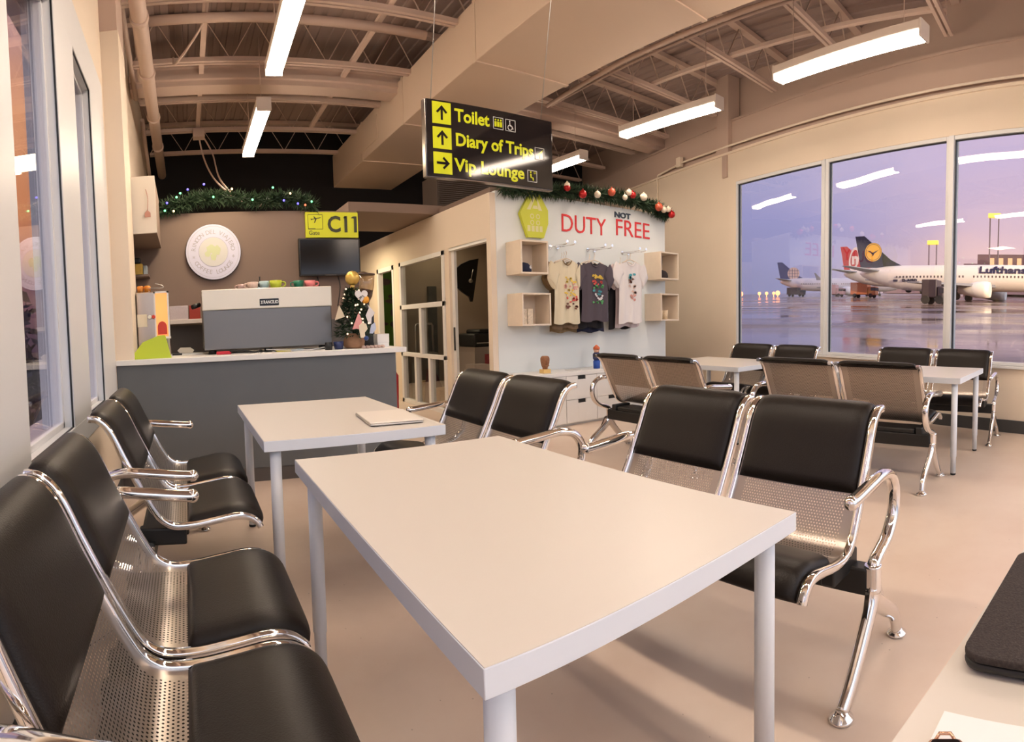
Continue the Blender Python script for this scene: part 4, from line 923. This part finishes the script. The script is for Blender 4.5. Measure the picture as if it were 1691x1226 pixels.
tag(MB().box((4.06, 5.10, .60), (4.20, 5.22, .606)).build('leaflet', mat('grey_paper', (.60, .58, .55), .7)), 'flat leaflet lying on the dresser top', 'leaflet')

# ------------------------------------------------------------------ office and corridor behind the partition
u = emp('studio_umbrella', (4.10, 7.6, 1.82), label='black reflector umbrella hanging in the dark office doorway', cat='umbrella')
MB().prism([(-.20, .14), (-.10, .22), (.05, .28), (.20, .31), (.15, .0), (.10, -.26), (.08, -.34), (.055, -.34), (.03, -.27), (-.08, -.20), (-.20, -.10)], .04).build('canopy', BLACK, u)
MB().lathe([(.028, 0), (.035, .02), (.02, .05)], n=14, M=Matrix.Translation((.04, -.005, -.03)) @ FACE).tube([(.04, -.03, -.02), (.07, -.06, .14)], .006, 6).build('shaft', STEEL, u)
m = MB().box((3.86, 7.0, 0), (4.55, 7.6, .82)); tag(m.build('packing_box', mat('grey_card', (.34, .28, .24), .8)), 'large grey storage box carrying the printer in the office doorway', 'box')
b = emp('printer', (4.18, 7.28, .82), label='black printer on the storage box in the office doorway', cat='printer')
MB().box((-.30, -.24, 0), (.33, .24, .19), bev=.02).box((-.20, -.2, .18), (.30, .2, .25), bev=.03).build('body', BLACK, b)
for q in (((-.26, -.25, .05), (.05, -.235, .065)), ((-.05, -.25, .11), (.30, -.235, .125))): MB().box(*q).build('paper_tray', STEEL, b)
tag(MB().box((3.55, 6.45, 0), (3.80, 6.7, .62)).build('crate', mat('beige_card', (.40, .33, .28), .8)), 'pale cardboard crate left of the printer box in the office', 'box')
tag(MB().box((4.02, 6.992, .50), (4.26, 6.998, .72)).build('box_print', mat('box_print', (.32, .05, .06), .6, var=.9, vscale=9)), 'red and black printed panel on the storage box', 'print')
s = emp('suitcase', (3.50, 7.90, 0), label='dark suitcase with raised steel handle behind the glazed partition', cat='suitcase')
MB().box((-.19, -.13, .03), (.19, .13, .74), bev=.05).build('body', mat('suitcase_grey', (.16, .145, .13), .6), s)
MB().tube([(-.14, 0, .70), (-.14, 0, 1.14), (-.125, 0, 1.165), (.125, 0, 1.165), (.14, 0, 1.14), (.14, 0, .70)], .016, 8).build('pull_handle', STEEL, s)
tag(MB().prism([(-.13, 0), (.15, 0), (.11, .20), (.0, .46), (-.08, .52), (-.11, .35)], .15).build('backpack', mat('plum_cloth', (.10, .02, .03), .9), loc=(3.46, 7.42, 0)), 'dark red backpack on the floor behind the glazed partition', 'backpack')
tag(MB().box((3.33, 7.05, 0), (3.62, 7.38, .26), bev=.01).build('cardboard_box', mat('brown_card', (.36, .19, .09), .8)), 'brown cardboard box on the floor behind the glazed partition', 'box')
tag(MB().box((3.30, 7.58, 0), (3.48, 7.74, .34), bev=.03).build('tote_bag', mat('tan_cloth', (.45, .30, .17), .9)), 'tan tote bag on the floor behind the glazed partition', 'bag')
tag(MB().lathe([(.07, 0), (.075, .03), (.07, .20), (.055, .28), (.07, .36), (.04, .45)], (3.39, 6.80, 0), 14).build('plush_toy', mat('pale_plush', (.55, .48, .36), .95)), 'pale plush toy near the right end of the glazed partition', 'toy')
tag(MB().box((3.72, 8.19, 0), (3.86, 8.245, 1.75)).build('banner_stand', mat('dark_poster', (.08, .08, .07), .6, var=.8, vscale=6)), 'tall dark banner at the back wall of the office', 'banner')
# green picture seen through the far doorway
p = emp('garden_picture', (3.9, 10.39, 0), label='tall green garden picture seen through the far doorway', cat='picture')
GRN = mat('grass_print', (.07, .17, .015), .8, var=.25, vscale=3)
struct(MB().box((3.30, 9.35, 0), (4.9, 9.43, 2.5)).build('wall_far', WALLP))
MB().box((-.60, -1.06, .3), (.60, -1.045, 2.15)).build('print', GRN, p)
m = MB(); rnd = random.Random(4)
for k in range(26):
    cx, cz = rnd.uniform(-.5, .45), rnd.uniform(1.15, 1.95); r = rnd.uniform(.04, .12); kk = 8
    m.prism([(cx+r*math.cos(2*PI*j/kk)*rnd.uniform(.6, 1.2), cz+r*.6*math.sin(2*PI*j/kk)*rnd.uniform(.6, 1.2)) for j in range(kk)], -.002, Matrix.Translation((0, -1.0605-.0004*k, 0)))
m.build('shrub_print', mat('shrub_print', (.07, .055, .04), .8, var=.9, vscale=7), p)
tag(MB().lathe([(.12, 0), (.13, .55), (.10, .6)], (2.42, 6.6, 0), 16).build('bin', mat('red_bin', (.45, .02, .03), .5)), 'red bin in the corridor right of the counter', 'bin')

# ------------------------------------------------------------------ airport apron outside the right windows
SL = .048
def gz(x_): return .20+SL*(x_-7)
WET = mat('wet_apron', (.17, .11, .085), .16, spec=.5, var=.45, vscale=.12)
t = WET.node_tree; bb = t.nodes['Principled BSDF']; gt = t.nodes.new('ShaderNodeTexCoord'); nn = t.nodes.new('ShaderNodeTexNoise'); nn.inputs['Scale'].default_value = .16; nn.inputs['Detail'].default_value = 6
mpp = t.nodes.new('ShaderNodeMapping'); mpp.inputs['Scale'].default_value = (1, .35, 1); t.links.new(gt.outputs['Object'], mpp.inputs[0]); t.links.new(mpp.outputs[0], nn.inputs['Vector'])
mr = t.nodes.new('ShaderNodeMapRange'); mr.inputs[1].default_value = .40; mr.inputs[2].default_value = .62; mr.inputs[3].default_value = .05; mr.inputs[4].default_value = .42; t.links.new(nn.outputs[0], mr.inputs[0]); t.links.new(mr.outputs[0], bb.inputs['Roughness'])
bp = t.nodes.new('ShaderNodeBump'); bp.inputs['Strength'].default_value = .12; bp.inputs['Distance'].default_value = .05; n5 = t.nodes.new('ShaderNodeTexNoise'); n5.inputs['Scale'].default_value = 1.2; t.links.new(mpp.outputs[0], n5.inputs['Vector']); t.links.new(n5.outputs[0], bp.inputs['Height']); t.links.new(bp.outputs[0], bb.inputs['Normal'])
m = MB(); m.quad((6.6, -160, gz(6.6)-.02), (900, -600, gz(900)), (900, 900, gz(900)), (8.5, 30, gz(8.5)-.02)); g = m.build('apron_ground', WET); g['kind'] = 'structure'
struct(MB().quad((-60, -60, -.3), (-.81, -60, -.3), (-.81, 60, -.3), (-60, 60, -.3)).build('ground_left', mat('dark_ground', (.05, .04, .045), .6)))
PLW = mat('aircraft_white', (.80, .74, .68), .30, spec=.5); PLG = mat('aircraft_grey', (.22, .22, .25), .4); TIRE = RUBBER
def airliner(name, loc, rz, L, lab, tailm, bodym, extra=None, wl=True):
    """nose towards +x, wheels on z=0, fuselage length L (37.6 m reference)"""
    k = L/37.6; p = emp(name, loc, rz, lab, 'airliner'); Z = 3.45
    prof = [(.05, -18.8), (.5, -18.2), (1.0, -16.6), (1.55, -14.0), (1.9, -11.0), (1.97, -8.0), (1.97, 13.0), (1.85, 15.0), (1.5, 17.0), (.95, 18.3), (.4, 18.75), (.05, 18.8)]
    m = MB(); rings = []
    for r, x_ in prof:
        up = .9*max(0, (-x_-8)/10.8)**1.6; rings.append([m.b.verts.new((x_*k, r*math.cos(2*PI*q/28)*k, (Z+up+r*math.sin(2*PI*q/28)*1.03)*k)) for q in range(28)])
    for A, B in zip(rings, rings[1:]):
        for q in range(28): m._f([A[q], A[(q+1) % 28], B[(q+1) % 28], B[q]], True)
    m._f(rings[0]); m._f(rings[-1]); fu = m.build('fuselage', bodym, p)
    m = MB()
    for s_ in (-1, 1):
        for q in range(42):
            x_ = -11.5+q*.56
            if abs(x_) < .4: continue
            m.box(((x_-.11)*k, s_*1.93*k, (Z-.05)*k), ((x_+.11)*k, s_*1.985*k, (Z+.26)*k))
    m.build('window_row', mat('cabin_window', (.10, .08, .08), .3), fu)
    m = MB(); FM = Matrix.Translation((0, -.13*k, 0))
    m.prism([(x_*k, z_*k) for x_, z_ in ((-18.6, Z+.95+.9), (-19.6, Z+6.9), (-18.0, Z+6.9), (-13.4, Z+3.0), (-11.5, Z+2.05), (-12.0, Z+1.6))], .26*k, FM); tf = m.build('tail_fin', tailm, p)
    m = MB()
    for s_ in (-1, 1):
        pts = [(-14.6, 0), (-17.3, 6.2), (-18.5, 6.2), (-17.8, 0)]
        a = [m.b.verts.new((x_*k, s_*(y_+.7)*k, (Z+1.1+.06*y_)*k)) for x_, y_ in pts]; b = [m.b.verts.new((x_*k, s_*(y_+.7)*k, (Z+1.32+.04*y_)*k)) for x_, y_ in pts]
        m._f(a); m._f(b[::-1])
        for q in range(4): m._f([a[q], b[q], b[(q+1) % 4], a[(q+1) % 4]])
    m.split('tailplane', PLG, p)
    for s_ in (-1, 1):
        m = MB(); pts = [(4.2, 1.2), (-2.6, 16.6), (-4.2, 16.6), (-3.0, 6.2), (-3.6, 1.2)]
        a = [m.b.verts.new((x_*k, s_*y_*k, (Z-1.45-.02*y_)*k)) for x_, y_ in pts]; b = [m.b.verts.new((x_*k, s_*y_*k, (Z-1.0-.035*y_)*k)) for x_, y_ in pts]
        m._f(a); m._f(b[::-1])
        for q in range(5): m._f([a[q], b[q], b[(q+1) % 5], a[(q+1) % 5]])
        if wl: m.prism([(x_*k, z_*k) for x_, z_ in ((-2.7, Z+.3), (-4.6, Z+2.3), (-5.0, Z+2.3), (-4.3, Z+.3))], .12*k, Matrix.Translation((0, s_*16.5*k, 0)))
        m.build('wing', PLG, p)
        M = Matrix.Translation((2.2*k, s_*5.75*k, (Z-2.05)*k)) @ Matrix.Rotation(PI/2, 4, 'Y')
        MB().lathe([(.55*k, -2.6*k), (.85*k, -1.2*k), (1.15*k, 0), (1.22*k, 1.2*k), (1.08*k, 2.0*k), (.9*k, 1.9*k)], n=24, M=M).build('engine', bodym, p)
        m = MB()
        for x_ in (-1.4,): m.tube([(x_*k, s_*3.6*k, .6*k), (x_*k, s_*3.4*k, (Z-1)*k)], .16*k, 8).lathe([(.57*k, -.35*k), (.6*k, 0), (.57*k, .35*k)], n=18, M=Matrix.Translation((x_*k, s_*3.6*k, .58*k)) @ Matrix.Rotation(PI/2, 4, 'X'))
        m.build('main_wheel', TIRE, p)
    MB().tube([(12.2*k, 0, .5*k), (12.2*k, 0, (Z-1.5)*k)], .12*k, 8).lathe([(.4*k, -.3*k), (.42*k, 0), (.4*k, .3*k)], n=16, M=Matrix.Translation((12.2*k, 0, .42*k)) @ Matrix.Rotation(PI/2, 4, 'X')).build('nose_wheel', TIRE, p)
    return p, tf, fu, k, Z
# nose heading for the main airliner is about -Y; its right-hand side (local -y) faces the building
p, tf, fu, k, Z = airliner('airliner', (86.0, 17.6, gz(86)), -PI/2-.05, 37.6, 'white airliner with dark blue tail and yellow crane disc, nearest the window', mat('tail_navy', (.018, .020, .050), .35), PLW, wl=False)
# local -y is towards -X world (the building)
FY = Matrix.Translation((0, -.16, 0))
MB().lathe([(1.5, 0), (1.5, .04)], n=40, M=Matrix.Translation((-16.35, -.14, Z+4.25)) @ FACE).build('disc_rim', mat('tail_navy', (0, 0, 0)), tf)
MB().lathe([(1.46, 0), (1.46, .05)], n=40, M=Matrix.Translation((-16.35, -.14, Z+4.25)) @ FACE).build('disc', mat('disc_yellow', (.86, .48, .05), .5), tf)
m = MB(); ring(m, 1.24, 1.31, 0, .06, Matrix.Translation((-16.35, -.14, Z+4.25)) @ FACE, 40)
def cp(pts, s=.95, cx=-16.35, cz=Z+4.25): return [(cx+a*s, cz+b*s) for a, b in pts]
for pts in ([(-1.15, .28), (-.55, .22), (-.1, -.08), (1.05, .38), (.25, -.22), (-.15, -.42), (-.45, -.10), (-.75, .08)], [(-.25, -.2), (.15, -.2), (.1, -.5), (-.35, -.72), (-.1, -.45)]): m.prism(cp(pts), -.08, Matrix.Translation((0, -.13, 0)))
m.build('crane_emblem', MATS['tail_navy'], tf)
text('airline_name', 'Lufthansa', 1.55, mat('livery_blue', (.02, .02, .06), .4), fu, (1.5, -1.93, Z+.62), (PI/2-.42, 0, 0), ext=.08, bold=.045, width=8.0)
text('registration', 'D-AIBD', .62, MATS['livery_blue'], fu, (-10.6, -1.93, Z-.62), (PI/2+.30, 0, 0), ext=.10, width=2.4)
MB().box((-12.1, -1.93, Z-.62), (-11.4, -1.80, Z-.28)).build('flag_mark', MATS['livery_blue'], fu)
p2, tf2, fu2, k2, _ = airliner('airliner', (113.5, 33.6, gz(113)+1), -PI/2-.12, 37.6, 'airliner behind the first, only its red tail with white loop showing', mat('tail_red', (.52, .03, .035), .4), PLW, wl=False)
lp = [(-16.1+1.25*math.cos(a)+.42*(-math.sin(a)*2.35)*-.42, Z+4.1+2.55*math.sin(a)) for a in [2*PI*q/32 for q in range(32)]]
MB().prism(lp, .05, Matrix.Translation((0, -.18, 0))).build('white_loop', mat('tail_white', (.80, .72, .68), .5), tf2)
lp2 = [((x_+16.1)*.70-16.05, (z_-Z-4.1)*.72+Z+4.2) for x_, z_ in lp]
MB().prism(lp2, .05, Matrix.Translation((0, -.20, 0))).build('red_loop', MATS['tail_red'], tf2)
text('loop_mark', 'n', 3.2, MATS['tail_white'], tf2, (-16.6, -.24, Z+3.1), (PI/2, 0, 0), ext=.03, bold=.18)
p3, tf3, fu3, k3, _ = airliner('airliner', (178.5, 82, gz(178.5)), -1.274, 42, 'distant grey airliner with blue tail and pale globe, left window', mat('tail_blue', (.035, .05, .16), .4), mat('aircraft_dusk', (.55, .52, .58), .4))
m = MB(); Zk = 3.45
m.lathe([(1.9*k3, 0), (1.9*k3, .05)], n=28, M=Matrix.Translation((-14.4*k3, -.17*k3, (Zk+3.4)*k3)) @ FACE); m.build('globe_emblem', mat('globe_tan', (.62, .44, .38), .5), tf3)
m = MB()
for q in (-1.2, -.4, .4, 1.2): m.box(((-14.4+q-.05)*k3, -.25*k3, (Zk+1.9)*k3), ((-14.4+q+.05)*k3, -.20*k3, (Zk+4.9)*k3))
for q in (-.9, 0, .9): m.box(((-16.1)*k3, -.25*k3, (Zk+3.4+q-.05)*k3), ((-12.7)*k3, -.20*k3, (Zk+3.4+q+.05)*k3))
m.build('globe_lines', MATS['tail_blue'], tf3)
# service vehicles
def truck(x_, y_, rz, l_, h_, m_, lab):
    t = emp('service_truck', (x_, y_, gz(x_)), rz, lab, 'truck')
    MB().box((-l_/2, -1.1, .7), (l_*.18, 1.1, h_), bev=.08).build('cargo_body', m_, t)
    MB().box((l_*.2, -1.05, .6), (l_/2, 1.05, h_*.72), bev=.15).build('cab', m_, t)
    MB().box((l_*.32, -1.07, h_*.45), (l_*.5+.02, 1.07, h_*.66)).build('windscreen', mat('cab_glass', (.03, .03, .04), .2), t)
    for sx_ in (-.32, .32):
        MB().lathe([(.45, -.15), (.48, 0), (.45, .15)], n=14, M=Matrix.Translation((sx_*l_, -1.1, .46)) @ Matrix.Rotation(PI/2, 4, 'X')).lathe([(.45, -.15), (.48, 0), (.45, .15)], n=14, M=Matrix.Translation((sx_*l_, 1.1, .46)) @ Matrix.Rotation(PI/2, 4, 'X')).split('wheel', TIRE, t)
DKV = mat('dark_vehicle', (.045, .03, .035), .5)
truck(60, 16.3, -PI/2, 2.4, 2.6, DKV, 'dark catering truck beside the white airliner, left of the mullion')
truck(120, 49, -PI/2, 6, 3.4, mat('orange_vehicle', (.60, .20, .08), .5), 'orange truck behind the tail of the white airliner')
truck(150, 62, -PI/2, 6, 3.2, mat('yellow_vehicle', (.75, .45, .05), .5), 'yellow truck at the left mullion on the apron')
truck(150, 71, -PI/2, 7, 3.4, mat('pink_vehicle', (.40, .24, .26), .5), 'pinkish tanker truck under the distant airliner wing')
truck(166, 92, -PI/2, 6, 3.0, DKV, 'dark tug next to the pinkish tanker')
truck(70, -1, -PI/2, 6, 2.0, DKV, 'dark belt loader under the white airliner at the right edge')
# floodlight masts, terminal, ground lamps
GLOW = mat('sodium_lamp', (1, .7, .1), .5, emit=(1, .62, .10), estr=.75)
def mast(x_, y_, h_, lab, n_):
    t = emp('floodlight_mast', (x_, y_, gz(x_)), 0, lab, 'mast')
    m = MB()
    for q in range(n_): m.tube([(0, q*2.6, 0), (0, q*2.6, h_)], .22, 8)
    m.split('pole', mat('mast_grey', (.25, .18, .18), .6), t)
    MB().box((-.5, -.6, h_-.6), (.5, n_*2.0-.8, h_+.8), bev=.2).build('lamp_head', GLOW, t)
mast(170, 27, 24, 'twin floodlight mast with yellow lamps in the right window pane', 2)
mast(185, 50, 17.5, 'twin floodlight mast with yellow lamps in the middle window pane', 2)
t = emp('terminal_building', (215, 0, gz(215)), 0, 'long low terminal building far behind the airliner at the right', 'building')
MB().box((-10, -70, 0), (10, 40, 14.5)).build('upper_block', mat('terminal_brown', (.26, .15, .14), .7), t)
MB().box((-16, -80, 0), (-10, 74, 10)).build('lower_block', mat('terminal_pink', (.46, .30, .30), .7), t)
m = MB()
for q in range(24): m.box((-10.3, -42+q*3.3, 10.6), (-10, -40.4+q*3.3, 13.2))
m.build('lit_windows', mat('terminal_windows', (.8, .5, .25), .5, emit=(1, .55, .25), estr=.45), t)
tag(MB().box((232, 45, gz(232)), (238, 51, gz(232)+13)).build('control_tower', mat('tower_brown', (.42, .22, .18), .7)), 'small reddish tower block on the horizon in the middle window pane', 'tower')
for i, (x_, y_, r_) in enumerate(((156, 107.5, 1.0), (163, 104.5, .55), (166, 103.5, .55), (169, 102.5, .5), (165, 98.5, .8), (171, 96, .5))):
    tag(MB().ball((x_, y_, gz(x_)+1.3), r_, 10).tube([(x_, y_, gz(x_)), (x_, y_, gz(x_)+1)], .1, 6).build('ground_lamp', mat('orange_beacon', (1, .4, .15), .5, emit=(1, .30, .10), estr=3)), ['large orange apron lamp farthest left in the window', 'second orange apron lamp from the left', 'third orange apron lamp from the left', 'fourth orange apron lamp from the left', 'large orange apron lamp left of the distant airliner tail', 'small orange apron lamp nearest the distant airliner tail'][i], 'lamp', 'orange apron lamps')
m = MB()
for (x0, y0, x1, y1) in ((60, 40, 60.8, 22), (75, 47, 76, 35), (95, 58, 96, 44), (82, 33, 84.2, 26), (45, 40, 46, 26)): m.quad((x0, y0, gz(x0)+.02), (x1, y0, gz(x1)+.02), (x1, y1, gz(x1)+.02), (x0, y1, gz(x0)+.02))
m.build('ground_markings', mat('marking_white', (.62, .55, .55), .4))['kind'] = 'structure'
rnd = random.Random(3)
for i, (x_, y_, h_, w_) in enumerate(((-3.0, 8.6, 2.5, .9), (-2.3, 7.2, 1.4, .7))):
    s = MB()
    for k in range(700):
        a = rnd.random()*2*PI; q = rnd.random()**.5; z_ = rnd.random()*h_; r = w_*q*math.sqrt(max(.05, 1-(2*z_/h_-1)**2)); c_ = Vector((x_+r*math.cos(a), y_+r*math.sin(a), z_-.3)); u_ = Vector((rnd.uniform(-1, 1), rnd.uniform(-1, 1), rnd.uniform(-1, 1)))*.12; v_ = Vector((rnd.uniform(-1, 1), rnd.uniform(-1, 1), rnd.uniform(-1, 1)))*.06
        s._f([s.b.verts.new(c_-u_), s.b.verts.new(c_+v_), s.b.verts.new(c_+u_), s.b.verts.new(c_-v_)])
    tag(s.build('shrub', mat('dark_shrub', (.03, .025, .05), .8)), ('taller' if i == 0 else 'lower')+' dark shrub outside the left window', 'shrub')
